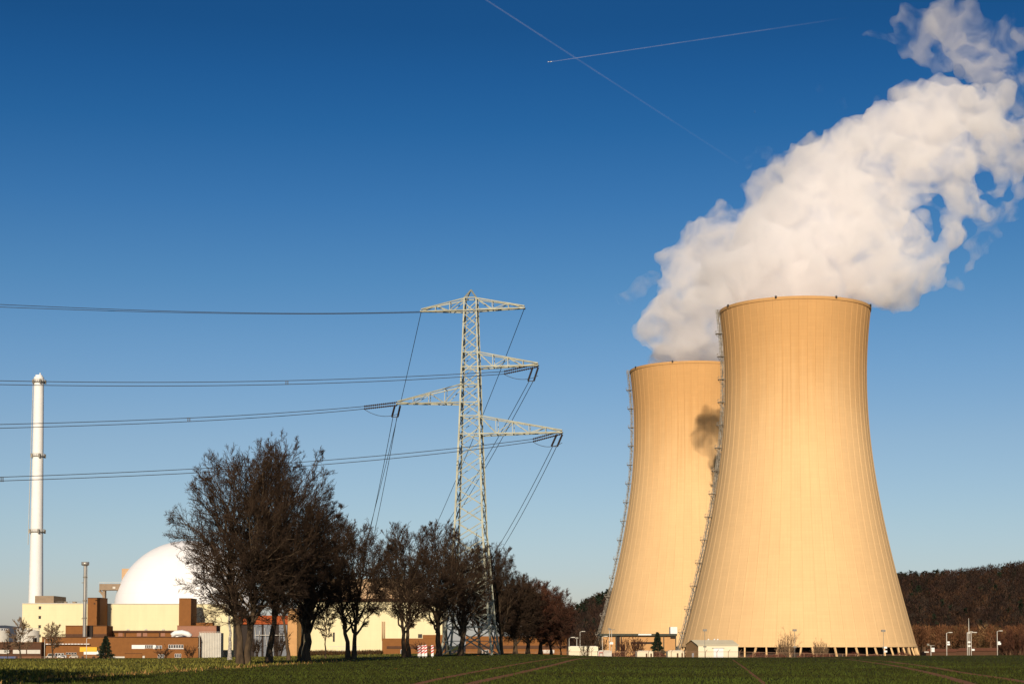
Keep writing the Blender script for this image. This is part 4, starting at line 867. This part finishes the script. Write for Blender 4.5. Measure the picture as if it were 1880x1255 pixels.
# reactor dome
DR = 835; kr = DR / F; rd = empty('reactor_dome', (X(344, DR), DR, -4.6), 'large white reactor dome rising behind the cream hall', 'dome')
zc_ = Z(1125, DR); Rr = 133 * kr
MB().lathe((X(344, DR), DR), [(Rr, -4.6)] + [(Rr * math.cos(a * math.pi / 2 / 28), zc_ + Rr * math.sin(a * math.pi / 2 / 28)) for a in range(28)] + [(.1, zc_ + Rr)], 96).build('shell', M['dome'], rd)
# annex with overhanging gallery left of the dome
D = 822; an = bldg('gallery_building', 200, D, 'taupe overhanging gallery on slanted supports left of the dome')
MB().pbox(181, 226, 1071, 1082.5, D, 8).build('gallery', M['taupe'], an)
MB().pbox(187, 191.5, 1082.5, 1112, D + 1, 3).build('support', M['taupe'], an)
mb = MB(); mb.bar(P(182.5, 1083, D + 2), P(190, 1092, D + 2), 1.0); mb.build('brace', M['taupe'], an)
MB().pbox(222, 240, 1043, 1071, D + 4, 8).build('upper_block', M['tan'], an)
MB().pbox(205.5, 210.5, 1076, 1080, D - .3, .3).build('sign_box', M['offwhite'], an)
mb = MB(); 
for i in range(12): mb.bar(P(182 + i * 3.9, 1071, D + .2), P(182 + i * 3.9, 1068, D + .2), .10)
mb.bar(P(182, 1068, D + .2), P(225, 1068, D + .2), .10); mb.build('railing', M['offwhite'], an)
# cream hall A with roof hut
D = 790; A = bldg('cream_hall', 100, D, 'flat roofed cream hall below the chimney with four small stacked windows')
MB().pbox(40, 160, 1107, BOT, D, 40).build('wall', M['cream'], A)
MB().pbox(39.6, 160.4, 1106.2, 1107.4, D - .3, 1.2).build('parapet', M['offwhite'], A)
for i, py in enumerate((1112.5, 1130, 1147, 1164)):
    f = MB().pbox(70, 74.5, py, py + 5, D - .12, .1).build('window', M['glass'], A); MB().pbox(69.6, 74.9, py - .4, py, D - .2, .18).build('frame', M['brown'], f)
hb = MB().pbox(63, 97.5, 1093, 1106.1, D + 5, 22).build('roof_hut', M['taupe'], A)
MB().pbox(40.5, 66, 1155, 1160, D - .2, .2).build('duct', M['offwhite'], A)
# brown stair tower B
D = 770; Bt = bldg('stair_tower', 172, D, 'brown windowless stair tower between the two cream halls')
MB().pbox(160, 183, 1097, BOT, D, 14).build('wall', M['brown'], Bt)
MB().pbox(159.6, 183.4, 1096.2, 1097, D - .2, 14.4).build('parapet', M['dkbrown'], Bt)
MB().pbox(171, 174, 1105.5, 1108.5, D - .2, .2).build('vent', M['dkbrown'], Bt)
# cream hall C
D = 785; Cc = bldg('cream_hall', 300, D, 'long flat cream hall in front of the reactor dome')
MB().pbox(195, 428, 1108, BOT, D, 12).build('wall', M['cream'], Cc)
MB().pbox(194.7, 428.3, 1107.2, 1108.3, D - .3, 1.2).build('parapet', M['offwhite'], Cc)
D = 768; Cb = bldg('gallery_wing', 270, D, 'low brown wing with orange infill panels along the foot of the cream hall')
MB().pbox(199, 342, 1160, BOT, D, 16).build('wall', M['orange'] if False else M['brown'], Cb)
MB().pbox(198, 342.5, 1156.5, 1159.9, D - .8, 17).build('roof', M['dkbrown'], Cb)
for px in (200, 228, 259, 291.5, 324): MB().pbox(px, px + 2, 1160, 1168, D - .5, .5).build('pier', M['dkbrown'], Cb)
for px in (217, 251, 262, 295): MB().pbox(px, px + 8, 1161, 1167.3, D - .2, .2).build('panel', M['pink'], Cb)
for px in (233, 266, 298): MB().tube([P(px, 1156.5, D + 2), P(px + 1, 1154.6, D + 2), P(px + 3, 1154.6, D + 2), P(px + 4, 1156.5, D + 2)], .3, 6).build('roof_vent', M['offwhite'], Cb)
def fittings(root, px0, px1, py, D, seed, n=5):
    rr = random.Random(seed)
    rl = MB(); m = int((px1 - px0) / 5)
    for i in range(m + 1): rl.bar(P(px0 + (px1 - px0) * i / m, py, D + .6), P(px0 + (px1 - px0) * i / m, py - 3.6, D + .6), .07)
    for q in (3.6, 1.9): rl.bar(P(px0, py - q, D + .6), P(px1, py - q, D + .6), .06)
    rl.build('railing', M['stair'], root)
    for i in range(n):
        p = rr.uniform(px0 + 4, px1 - 8); h = rr.uniform(1.5, 3.6); MB().pbox(p, p + rr.uniform(2, 6), py - h, py + 1, D + rr.uniform(3, 9), 2.5).build('roof_vent', M[rr.choice(['offwhite', 'stair', 'taupe'])], root)
fittings(A, 103, 158, 1106.4, 790, 3, 2); fittings(Cc, 352, 425, 1107.4, 785, 4, 2)
for a_, D in () and ((92, 790), (131, 790), (236, 785), (291, 785)): MB().tube([P(a_, 1108, D - .25), P(a_, 1170, D - .25)], .12, 6).build('downpipe', M['offwhite'], A if D == 790 else Cc)
 
# metal stack
D = 752; S = empty('exhaust_stack', (X(154.5, D), D, -4.6), 'slim steel exhaust stack with a collar at its top, before the stair tower', 'stack'); c0 = (X(154.8, D), D)
MB().lathe(c0, [(.78, Z(1168, D)), (.72, Z(1037, D)), (.72, Z(1031, D))], 20).build('flue', M['stainless'], S)
MB().lathe(c0, [(.9, Z(1038, D)), (1.7, Z(1036.6, D)), (1.7, Z(1031, D)), (1.55, Z(1031, D)), (1.55, Z(1036, D))], 24, cap=False).build('collar', M['stainless'], S)
for py in (1060, 1103, 1135): MB().lathe(c0, [(.86, Z(py, D)), (.95, Z(py - .5, D)), (.95, Z(py - 2, D)), (.86, Z(py - 2.5, D))], 16, cap=False).build('flange', M['stair'], S)
for py in (1069, 1135): MB().bar((c0[0] - .7, D, Z(py, D)), (c0[0] - 1.5, D, Z(py, D)), .3).build('bracket', M['stair'], S)
MB().bar((c0[0] + 1.0, D, Z(1168, D)), (c0[0] + 1.0, D, Z(1038, D)), .12).build('ladder', M['stair'], S)
# brown block D
D = 757; Db = bldg('brown_plant_room', 158, D, 'brown plant room at the foot of the steel exhaust stack')
MB().pbox(120, 195.5, 1148, BOT, D, 12).build('wall', M['brown'], Db); MB().pbox(119.7, 195.8, 1147.3, 1148.2, D - .3, 1.5).build('parapet', M['dkbrown'], Db)
MB().pbox(120, 195, 1163, 1168.5, D - .2, .2).build('band', M['dkbrown'], Db); MB().pbox(163.3, 169.5, 1147.2, 1169, D - .9, .9).build('door', M['dark'], Db); MB().pbox(160.5, 163, 1158, 1162, D - .8, .8).build('duct', M['dark'], Db)
# long brown hall E
D = 735; E = bldg('brown_hall', 220, D, 'long low brown brick hall with strips of white framed windows')
MB().pbox(77, 364, 1169.2, BOT, D, 90).build('wall', M['brown'], E)
MB().pbox(76.6, 364.5, 1168, 1169.2, D - .3, 90.5).build('parapet', M['dkbrown'], E)
windows(E, 266, 281, 1183, 1189, D, 4); 
for a, b in ((242, 266), (281, 286)): MB().pbox(a, b, 1183, 1190, D - .15, .15).build('panel', M['white'], E)
windows(E, 286, 298, 1184, 1189.5, D, 2, glass='grey')
windows(E, 309, 337, 1182.5, 1189, D, 6, glass='glass'); MB().pbox(308.5, 337.5, 1189.3, 1190.3, D - .4, .4).build('sill', M['white'], E)
for i in range(14): MB().pbox(84 + i * 5.8, 88.6 + i * 5.8, 1180.6, 1182, D - .4, .4).build('awning', M['white'], E)
MB().pbox(83, 166, 1182, 1183.2, D - .7, .7).build('ledge', M['dkbrown'], E)
windows(E, 101, 118, 1198, 1205, D, 3); windows(E, 121, 141, 1197, 1200.5, D, 4); windows(E, 290, 302, 1200, 1207, D, 3); windows(E, 321, 333, 1199, 1206, D, 3)
for a, b, t_, u in ((206, 229, 1204, 1215, ), (262, 266, 1203, 1215)): MB().pbox(a, b, t_, u, D - .2, .2).build('roller_door', M['offwhite'], E)
MB().pbox(229, 261, 1199, 1215, D - .25, .25).build('gate', M['brown'], E); MB().pbox(229, 261, 1198.3, 1199, D - .4, .4).build('lintel', M['dkbrown'], E)
MB().pbox(315, 345, 1163, 1168, D + 12, 10).build('roof_hut', M['white'], E)
D = 730; E2 = bldg('low_shed', 38, D, 'low brown shed with white doors under the tanks at the left edge')
MB().pbox(-60, 76, 1178.5, BOT, D, 30).build('wall', M['dkbrown'], E2); MB().pbox(-60.3, 76.5, 1177.7, 1178.5, D - .3, 30.3).build('roof', M['brown'], E2)
for a, b in ((-30, 17), (24, 48), (50, 74)): MB().pbox(a, b, 1192, 1199, D - .2, .2).build('door', M['offwhite'], E2)
MB().pbox(-60, 76, 1204, 1215, D - .25, .25).build('plinth', M['rust'], E2)
MB().pbox(60, 64, 1170, 1177.7, D + 2, 3).build('roof_hut', M['dark'], E2)
# tanks
for a, b, lb in ((-30, 9.5, 'white storage tank cut by the left edge'), (25, 66, 'wide white storage tank behind the small bare tree')):
    D = 765; tk = empty('storage_tank', (X((a + b) / 2, D), D, -4.6), lb, 'tank', 'white storage tanks'); c0 = (X((a + b) / 2, D), D + 5); r_ = (b - a) / 2 * D / F
    MB().lathe(c0, [(r_, -4.6), (r_, Z(1157, D)), (r_ * .5, Z(1155.5, D)), (.1, Z(1155, D))], 40).build('shell', M['offwhite'], tk)
    rl = MB()
    for q in range(24): rl.bar((c0[0] + r_ * math.cos(q * math.pi / 12), c0[1] + r_ * math.sin(q * math.pi / 12), Z(1157, D)), (c0[0] + r_ * math.cos(q * math.pi / 12), c0[1] + r_ * math.sin(q * math.pi / 12), Z(1153, D)), .12)
    rl.tube([(c0[0] + r_ * math.cos(q * math.pi / 12), c0[1] + r_ * math.sin(q * math.pi / 12), Z(1153, D)) for q in range(25)], .1, 4); rl.build('railing', M['white'], tk)
# G tower, F and I
D = 762; G = bldg('stair_tower', 339, D, 'dark brown stair tower in front of the dome, right half screened by twigs')
MB().pbox(328, 350, 1098, BOT, D, 14).build('wall', M['brown'], G); MB().pbox(327.6, 350.4, 1097.2, 1098, D - .2, 14.4).build('parapet', M['dkbrown'], G)
MB().pbox(360, 390, 1142, 1150, D + 6, 5).build('lean_to', M['brown'], G)
D = 748; Fb = bldg('pink_plant_room', 360, D, 'pinkish brown plant room below the dark stair tower')
MB().pbox(325, 397, 1148, BOT, D, 10).build('wall', M['pink'], Fb); MB().pbox(324.6, 397.4, 1147.2, 1148, D - .2, 10.4).build('parapet', M['brown'], Fb)
D = 741; Ib = bldg('pale_annex', 386, D, 'pale annex with a wire screened front left of the birch')
MB().pbox(366, 406, 1161, BOT, D, 6).build('wall', M['offwhite'], Ib); mb = MB()
for i in range(14): mb.bar(P(366 + i * 3, 1159, D - .6), P(366 + i * 3, 1205, D - .6), .12)
mb.bar(P(366, 1159, D - .6), P(405, 1159, D - .6), .12); mb.build('screen', M['offwhite'], Ib)
MB().tube([P(316, 1166, D), P(322, 1161.5, D), P(334, 1160.5, D), P(344, 1163, D), P(350, 1168, D)], 1.2, 8).build('arched_roof', M['white'], Ib)
# J
D = 745; J = bldg('striped_workshop', 490, D, 'workshop with an orange top band and grey doors behind the thick trunks')
MB().pbox(430, 528, 1129, 1145, D, 20).build('upper_wall', M['orange'], J); MB().pbox(430, 528, 1145, BOT, D + 1, 18).build('lower_wall', M['dark'], J)
for a, b in ((466, 480), (484, 503), (512, 527)): MB().pbox(a, b, 1146, BOT, D + .6, .4).build('door', M['grey'], J)
MB().pbox(528, 545, 1116, BOT, D - 1, 20).build('end_wall', M['peach'], J)
mb = MB()
for i in range(7): mb.bar(P(468 + i * 9, 1150 + (i * 7) % 12, D - .3), P(468 + i * 9 + random.Random(i).uniform(-6, 6), 1195, D - .3), .14)
mb.bar(P(468, 1165, D - .5), P(527, 1165, D - .5), .2); mb.build('pipework', M['offwhite'], J)
# K: cream turbine hall
D = 760; K = bldg('turbine_hall', 680, D, 'big cream turbine hall behind the middle trees, dark roof band')
MB().pbox(545, 812, 1103.5, BOT, D, 60).build('wall', M['cream'], K)
MB().pbox(560, 790, 1098, 1103.4, D - .8, 60).build('roof_band', M['dkbrown'], K)
MB().pbox(600, 770, 1062, 1097.9, D + 6, 40).build('upper_storey', M['tan'], K)
for px in (702, 705.5): MB().tube([P(px, 1140, D - .5), P(px, 1175, D - .5)], .3, 6).build('downpipe', M['tan'], K)
MB().pbox(611, 614.5, 1160, 1177, D - .15, .15).build('window', M['glass'], K); MB().pbox(767.5, 775, 1163, 1170, D - .15, .15).build('window', M['glass'], K)
mb = MB(); 
for i in range(6): mb.bar(P(610 + i * 9, 1188, D - 6), P(610 + i * 9, 1200, D - 6), .2)
mb.bar(P(604, 1186, D - 6), P(660, 1186, D - 6), .25); mb.bar(P(618, 1196, D - 6), P(640, 1190, D - 6), .3); mb.build('outside_pipes', M['offwhite'], K)
D = 742; L_ = bldg('brown_office', 750, D, 'low brown office with a dark band, behind the striped barrier boards')
MB().pbox(701.5, 816, 1171, BOT, D, 16).build('wall', M['brown'], L_); MB().pbox(776, 816, 1164.5, 1170.9, D + 3, 10).build('roof_hut', M['brown'], L_)
MB().pbox(710, 816, 1185, 1190, D - .2, .2).build('band', M['dkbrown'], L_); windows(L_, 735, 742, 1191.5, 1200, D, 1)
D = 735; L2 = bldg('brown_office', 950, D, 'low brown office with a dark band, seen between pylon and reddish trees')
MB().pbox(855, 1040, 1167, BOT, D, 16).build('wall', M['brown'], L2); MB().pbox(855, 1040, 1184, 1190, D - .2, .2).build('band', M['dkbrown'], L2)
windows(L2, 880, 898, 1192, 1199, D, 3); windows(L2, 990, 1018, 1192, 1198, D, 4, glass='offwhite')
# rear tower pump house
D = 742; Ph = bldg('pump_house', 1170, D, 'flat roofed pump house with a dark green fascia across the foot of the farther tower')
MB().pbox(1101, 1243, 1162.5, 1166.5, D, 14).build('fascia', M['greenroof'], Ph)
MB().pbox(1103, 1240, 1166.6, BOT, D + 1.2, 9).build('wall', M['peach'], Ph)
MB().pbox(1172, 1196, 1162.8, 1165.2, D - .2, .2).build('sign_panel', M['white'], Ph)
for px in (1103, 1130, 1140, 1218, 1240): MB().pbox(px, px + 1.6, 1166.6, BOT, D + .5, .6).build('post', M['greenroof'], Ph)
MB().pbox(1130, 1138, 1167, 1193, D + 1, .19).build('door', M['dark'], Ph); MB().pbox(1158, 1202, 1177.5, 1181, D + 1.0, .19).build('slot', M['dark'], Ph)
MB().pbox(1231, 1243.5, 1150, 1162.4, D + 1, 6).build('roof_unit', M['white'], Ph); MB().pbox(1231, 1240, 1167, 1170.5, D + .4, .6).build('vent', M['dark'], Ph)
# pale cabins behind the fence
for i, (a, b, t_, u, D, m_, lb, tag_) in enumerate(((1044, 1098, 1186, 1212, 500, 'barn', 'longest pale container behind the left end of the fence', 1), (1098, 1123, 1194, 1212, 495, 'offwhite', 'pale container with a red frame against the longest one', 0),
        (1169, 1199, 1194.5, 1212, 520, 'barn', 'pale cabin with two dark doors right of the dark hedge', 0), (1226, 1256, 1194, 1212, 520, 'barn', 'pale cabin against the left wall of the barn', 0))):
    cb = empty('site_cabin', (X((a + b) / 2, D), D, float(gz(X(a, D), D))), lb, 'cabin', 'pale cabins behind the fence')
    MB().pbox(a, b, t_, u, D, 6).build('wall', M[m_], cb); MB().pbox(a + 3, b - 3, t_ - 1.0, t_, D + .4, 5).build('roof', M['offwhite'], cb)
    if i == 1: mb = MB(); mb.bar(P(1100, 1197, D - .3), P(1107, 1197, D - .3), .14); mb.bar(P(1100, 1197, D - .3), P(1100, 1206, D - .3), .14); mb.bar(P(1107, 1197, D - .3), P(1107, 1206, D - .3), .14); mb.build('frame', M['red'], cb)
    elif i > 1:
        for px in (a + (b - a) * .55, b - 5): MB().pbox(px, px + 3, t_ + 4, u, D - .1, .1).build('door', M['dkbrown'], cb)
# barn; shade of the side gable is put into its darker ochre colour
D = 505; bn = empty('barn', (X(1308, D), D, float(gz(X(1308, D), D))), 'cream sheet barn with a pale ridge roof and ochre gable coloured darker as in shade, before the nearer tower', 'barn')
g0, g1, g2 = P(1262.5, 1186, D + 7), P(1282, 1186, D), P(1355, 1186, D); zE = Z(1182.5, D); zR = Z(1176, D) + .25; zG = -4.6
w_ = Vector((g2.x - g1.x, 0, 0)); dvec = Vector((g0.x - g1.x, 12.0, 0)) ; A0 = Vector((g1.x, D, 0)); B0 = A0 + w_; A1 = A0 + dvec; B1 = B0 + dvec
def zv(v, z): return Vector((v.x, v.y, z))
MB().add([zv(A0, zG), zv(B0, zG), zv(B1, zG), zv(A1, zG), zv(A0, zE), zv(B0, zE), zv(B1, zE), zv(A1, zE)], [(0, 1, 5, 4), (1, 2, 6, 5), (2, 3, 7, 6)]).build('wall', M['barn'], bn)
Am, Bm = (A0 + A1) / 2, (B0 + B1) / 2
MB().add([zv(A0, zG), zv(A1, zG), zv(A1, zE), zv(Am, zR), zv(A0, zE)], [(0, 4, 3, 2, 1)]).build('gable', M['barngable'], bn)
off = Vector((-.3, -.35, 0)); MB().add([zv(A0 + off, zE - .1), zv(B0 + Vector((.3, -.35, 0)), zE - .1), zv(Bm + Vector((.3, 0, 0)), zR + .1), zv(Am + Vector((-.3, 0, 0)), zR + .1), zv(A1 + Vector((-.3, .3, 0)), zE - .1), zv(B1 + Vector((.3, .3, 0)), zE - .1),
                                      zv(A0 + off, zE - .25), zv(B0 + Vector((.3, -.35, 0)), zE - .25)], [(0, 1, 2, 3), (3, 2, 5, 4), (6, 7, 1, 0)]).build('roof', M['barnroof'], bn)
MB().pbox(1310, 1328, 1189, 1212, D - .15, .15).build('sliding_door', M['white'], bn); MB().pbox(1307, 1330, 1188.3, 1189, D - .25, .25).build('door_rail', M['stair'], bn)
for px in (1300, 1311, 1317): MB().tube([P(px, 1176.5, D + 7), P(px, 1173, D + 7), P(px + 2, 1172.6, D + 7)], .22, 6).build('roof_cowl', M['white'], bn)
p_ = A0.lerp(A1, .4); MB().add([zv(A0.lerp(A1, .35) - Vector((.06, .06, 0)), zG), zv(A0.lerp(A1, .5) - Vector((.06, .06, 0)), zG), zv(A0.lerp(A1, .5) - Vector((.06, .06, 0)), Z(1198, D)), zv(A0.lerp(A1, .35) - Vector((.06, .06, 0)), Z(1198, D))], [(0, 1, 2, 3)]).build('side_door', M['white'], bn)
# brown sheds at the right
for a, b, t_, D, lb in ((1700, 1755, 1190, 800, 'low brown tiled shed beside the near tower at the right'), (1755, 1832, 1188.5, 820, 'longer brown tiled shed left of the rightmost lamp')):
    sh_ = empty('shed', (X((a + b) / 2, D), D, -4.6), lb, 'shed', 'brown tiled sheds'); MB().pbox(a, b, t_ + 5, BOT, D, 8).build('wall', M['dkbrown'], sh_)
    MB().add([P(a - 1, t_ + 5.5, D - .5), P(b + 1, t_ + 5.5, D - .5), P(b + 1, t_, D + 5) , P(a + 6, t_, D + 5), P(b + 1, t_ + 5.5, D + 10), P(a - 1, t_ + 5.5, D + 10)], [(0, 1, 2, 3), (3, 2, 4, 5)]).build('roof', M['tile'], sh_)
MB_ = MB().pbox(1697, 1705, 1195, 1197, 700, .5); o = MB_.build('notice_board', M['offwhite'], origin=P(1700, 1200, 700)); tag(o, 'small pale board on posts right of the near tower columns', 'sign')

# ------------------------------------------------------------------ fence, lamps, barriers, vehicles
def fence(px0, px1, D0, D1, pt0, pt1, npost, name, label, barbed, hb=2.4):
    a, b = P(px0, pt0, D0), P(px1, pt1, D1); root = empty(name, (a.x, a.y, float(gz(a.x, a.y))), label, 'fence')
    mb = MB().bar(a, b, .09); mb.bar(a - Vector((0, 0, hb * .5)), b - Vector((0, 0, hb * .5)), .03); 
    for q in range(1, 9): mb.bar(a - Vector((0, 0, hb * q / 9)), b - Vector((0, 0, hb * q / 9)), .022)
    mb.build('rail', M['fence'], root)
    for i in range(npost):
        p = a.lerp(b, i / (npost - 1)); m2 = MB().bar(p - Vector((0, 0, hb + .8)), p + Vector((0, 0, .02)), .12)
        if barbed: m2.bar(p, p + Vector((.5, -.3, .6)), .09)
        m2.build('post', M['fence'], root)
fence(1044, 1358, 450, 450, 1195.5, 1195.5, 16, 'boundary_fence', 'rusty boundary fence with slanted post tops before the pale cabins and barn', True)
fence(1358, 1665, 455, 455, 1195.8, 1201.8, 14, 'boundary_fence', 'plain rusty fence running right under the near tower columns', False)
fence(-10, 205, 700, 700, 1205, 1204, 24, 'yard_fence', 'low rusty yard fence in front of the brown halls at the left', False, 1.6)
fence(820, 1045, 520, 520, 1196, 1196, 12, 'yard_fence', 'thin rusty yard fence behind the tree trunks', True, 2.0)
def lamp(px, pt, D, label, kind='street', boxes=(), r=.075, colr='offwhite'):
    x = X(px, D); zt = Z(pt, D); zb_ = float(gz(x, D)); root = empty('street_lamp', (x, D, zb_), label, 'street lamp', 'lamp posts of the power station')
    MB().tube([(x, D, zb_ - .2), (x, D, zt)], [r * 1.5, r], 8).build('pole', M[colr], root)
    if kind == 'street':
        MB().tube([(x, D, zt - .1), (x + .5, D, zt + .12), (x + 1.1, D, zt + .15)], .08, 6).build('arm', M[colr], root)
        MB().box(x + .7, x + 1.9, D - .25, D + .25, zt + .05, zt + .3).build('lamp_head', M['offwhite'], root)
    elif kind == 'flood':
        MB().box(x - .55, x + .55, D - .3, D + .2, zt - .15, zt + .45).build('lamp_head', M['stair'], root); MB().box(x - .4, x + .4, D - .35, D, zt - 4.6, zt - 4.2).build('camera_box', M['stair'], root)
    else:
        MB().bar((x - 1.2, D, zt), (x + 1.2, D, zt), .2).build('arm', M['stair'], root); MB().box(x - 1.3, x - .6, D - .3, D + .3, zt + .1, zt + .6).build('lamp_head', M['stair'], root)
    for py, s_ in boxes: MB().box(x + .1, x + .1 + s_, D - .4, D + .2, Z(py, D) - s_ * .3, Z(py, D) + s_ * .35).build('camera_housing', M['white'], root)
lamp(1045, 1170, 560, 'left lamp post before the dark thicket')
lamp(1059, 1171, 640, 'short thin lamp post in front of the dark thicket', 'flood', r=.09)
lamp(1065, 1159, 640, 'taller lamp post right of the two before the dark thicket', 'street')
lamp(1106, 1168, 600, 'lamp post at the left end of the pump house')
lamp(1119, 1155, 620, 'double headed mast before the farther tower', 'flood', ((1180, 1.2),), .09)
lamp(1123, 1155, 622, 'tall mast with a cross bar before the farther tower', 'bar')
lamp(1294, 1157, 470, 'dark headed mast in front of the barn', 'flood', r=.06, colr='stair')
lamp(1459, 1157, 470, 'dark headed mast beside the pale shrubs', 'flood', r=.055, colr='stair')
lamp(1622, 1158, 470, 'dark headed mast before the right columns of the near tower', 'flood', ((1188, .8), (1195, .8)), .055, 'stair')
lamp(1709, 1184, 560, 'shortest white post with cameras right of the near tower', 'bar', ((1190, 1.0), (1194, 1.0)), .10)
lamp(1738, 1161, 560, 'white camera lamp post in front of the rusty trees', 'street', ((1178, .8), (1182, .9)), .10)
lamp(1776, 1160, 560, 'thick white lamp post, left one of the close pair', 'street', ((1178, .8), (1185, .8)), .11)
lamp(1783, 1161, 565, 'white lamp post, right one of the close pair', 'street', ((1192, .9),), .10)
lamp(1831, 1158, 600, 'rightmost white lamp post with camera boxes', 'street', ((1178, .8), (1181, 1.1)), .10)
lamp(82, 1172, 690, 'grey lamp post before the left end of the brown hall', 'street', r=.1)
lamp(159, 1171, 690, 'pale lamp post before the middle of the brown hall', 'street', r=.1)
lamp(366, 1168, 690, 'thin lamp post before the pale annex', 'flood', r=.09)
ms = empty('mast', (X(1779, 700), 700, -4.6), 'tall thin tapered mast behind the close pair of lamps', 'mast'); MB().tube([(X(1779, 700), 700, -4.8), (X(1779, 700), 700, Z(1134, 700))], [.3, .08], 8).build('pole', M['offwhite'], ms)
MB().box(X(1779, 700) - .5, X(1779, 700) + .5, 699.7, 700.3, Z(1162, 700), Z(1160, 700)).build('bracket', M['offwhite'], ms)

def barrier(px0, px1, pt, D, label):
    x0, x1 = X(px0, D), X(px1, D); z0, z1 = Z(1199, D), Z(pt, D); r = empty('barrier_board', ((x0 + x1) / 2, D, float(gz(x0, D))), label, 'barrier board', 'red and white warning boards')
    MB().box(x0, x1, D, D + .08, z0 - .3, z1).build('board', M['white'], r)
    st = MB(); h = z1 - z0; w_ = x1 - x0; n = 3
    for i in range(-2, n + 2):      # slanted stripes clipped to the board
        zz = z0 + i * h / n
        poly = [(x0, zz), (x1, zz + w_ * .6), (x1, zz + w_ * .6 + h / n / 2), (x0, zz + h / n / 2)]
        cl = [(px_, min(max(q, z0), z1)) for px_, q in poly]
        if cl[3][1] - cl[0][1] < .02 and cl[2][1] - cl[1][1] < .02: continue
        st.add([(a, D - .012, b) for a, b in cl], [(0, 1, 2, 3)])
    st.build('red_stripe', M['red'], r)
    f = MB(); f.bar(((x0 + x1) / 2, D + .12, float(gz(x0, D))), ((x0 + x1) / 2, D + .12, z0 + .2), .1); f.build('post', M['stair'], r)
barrier(767, 772.5, 1184, 208, 'leftmost narrow red and white striped board')
barrier(774, 779, 1183.5, 208, 'narrow striped board touching the wide pair')
barrier(779.5, 784, 1183, 208.2, 'striped board in the middle of the four')
barrier(791.5, 796, 1183.5, 208, 'rightmost striped board standing alone beside the trunk')

# yellow box van
D = 712; v = empty('box_van', (X(162, D), D, -4.6), 'yellow box van parked before the brown hall', 'van'); zg = -4.6
MB().box(X(146.5, D), X(178, D), D, D + 2.6, Z(1195.5, D), Z(1187, D)).build('cargo_box', M['yellow'], v)
MB().box(X(154, D), X(178, D), D - .05, D + 2.4, Z(1200.5, D), Z(1195.5, D)).build('chassis', M['white'], v)
MB().add([(X(178.2, D), D, Z(1202, D)), (X(190, D), D, Z(1202, D)), (X(190, D), D, Z(1198, D)), (X(186, D), D, Z(1194, D)), (X(178.2, D), D, Z(1193.5, D)), (X(178.2, D), D + 2.4, Z(1202, D)), (X(190, D), D + 2.4, Z(1202, D)), (X(190, D), D + 2.4, Z(1198, D)), (X(186, D), D + 2.4, Z(1194, D)), (X(178.2, D), D + 2.4, Z(1193.5, D))],
         [(0, 1, 2, 3, 4), (9, 8, 7, 6, 5), (0, 5, 6, 1), (1, 6, 7, 2), (2, 7, 8, 3), (3, 8, 9, 4), (4, 9, 5, 0)]).build('cab', M['white'], v)
for px in (152, 172, 185):
    c = (X(px, D), D - .05, zg + .5); MB().tube([c, (c[0], D + .25, c[2])], .5, 16).build('wheel', M['black'], v)
MB().pbox(181, 186, 1195.2, 1198, D - .02, .02).build('window', M['glass'], v)
o = MB().pbox(-20, 29, 1204, 1207.5, 700, 3).build('tarpaulin_stack', M['blue'], origin=P(5, 1208, 700)); tag(o, 'blue tarpaulin covered stack at the left edge of the yard', 'stack')
for i, (a, b, t_, c, lb) in enumerate(((84, 100, 1202, 'offwhite', 'white parked van left of the yellow box van'), (105, 122, 1203, 'white', 'white parked car behind the yard fence'), (127, 143, 1203.5, 'offwhite', 'pale parked car nearest the yellow box van'))):
    D = 708; r = empty('parked_car', (X((a + b) / 2, D), D, -4.6), lb, 'car', 'cars parked in the yard'); x0, x1 = X(a, D), X(b, D); L = x1 - x0; zt = -4.6 + 1.45 + (.6 if i == 0 else 0)
    pr = [(0, .35), (0, .9), (.18, 1.0), (.3, zt + 4.6), (.82, zt + 4.6), (.95, 1.0), (1, .85), (1, .35)]
    vs = [(x0 + L * u, y, -4.6 + h) for y in (D, D + 1.8) for u, h in pr]; n8 = 8
    MB().add(vs, [tuple(range(8))[::-1], tuple(range(8, 16))] + [(q, (q + 1) % 8, 8 + (q + 1) % 8, 8 + q) for q in range(8)]).build('body', M[c], r)
    MB().add([(x0 + L * u, D - .02, -4.6 + h) for u, h in ((.24, 1.03), (.33, zt + 4.5), (.8, zt + 4.5), (.9, 1.03))], [(0, 1, 2, 3)]).build('window', M['glass'], r)
    for u in (.2, .8): MB().tube([(x0 + L * u, D - .03, -4.25), (x0 + L * u, D + .2, -4.25)], .34, 14).build('wheel', M['black'], r)

for o in list(bpy.data.objects):
    if o.type == 'MESH' and len(o.data.materials) and o.data.materials[0] is None: o.data.materials.clear()
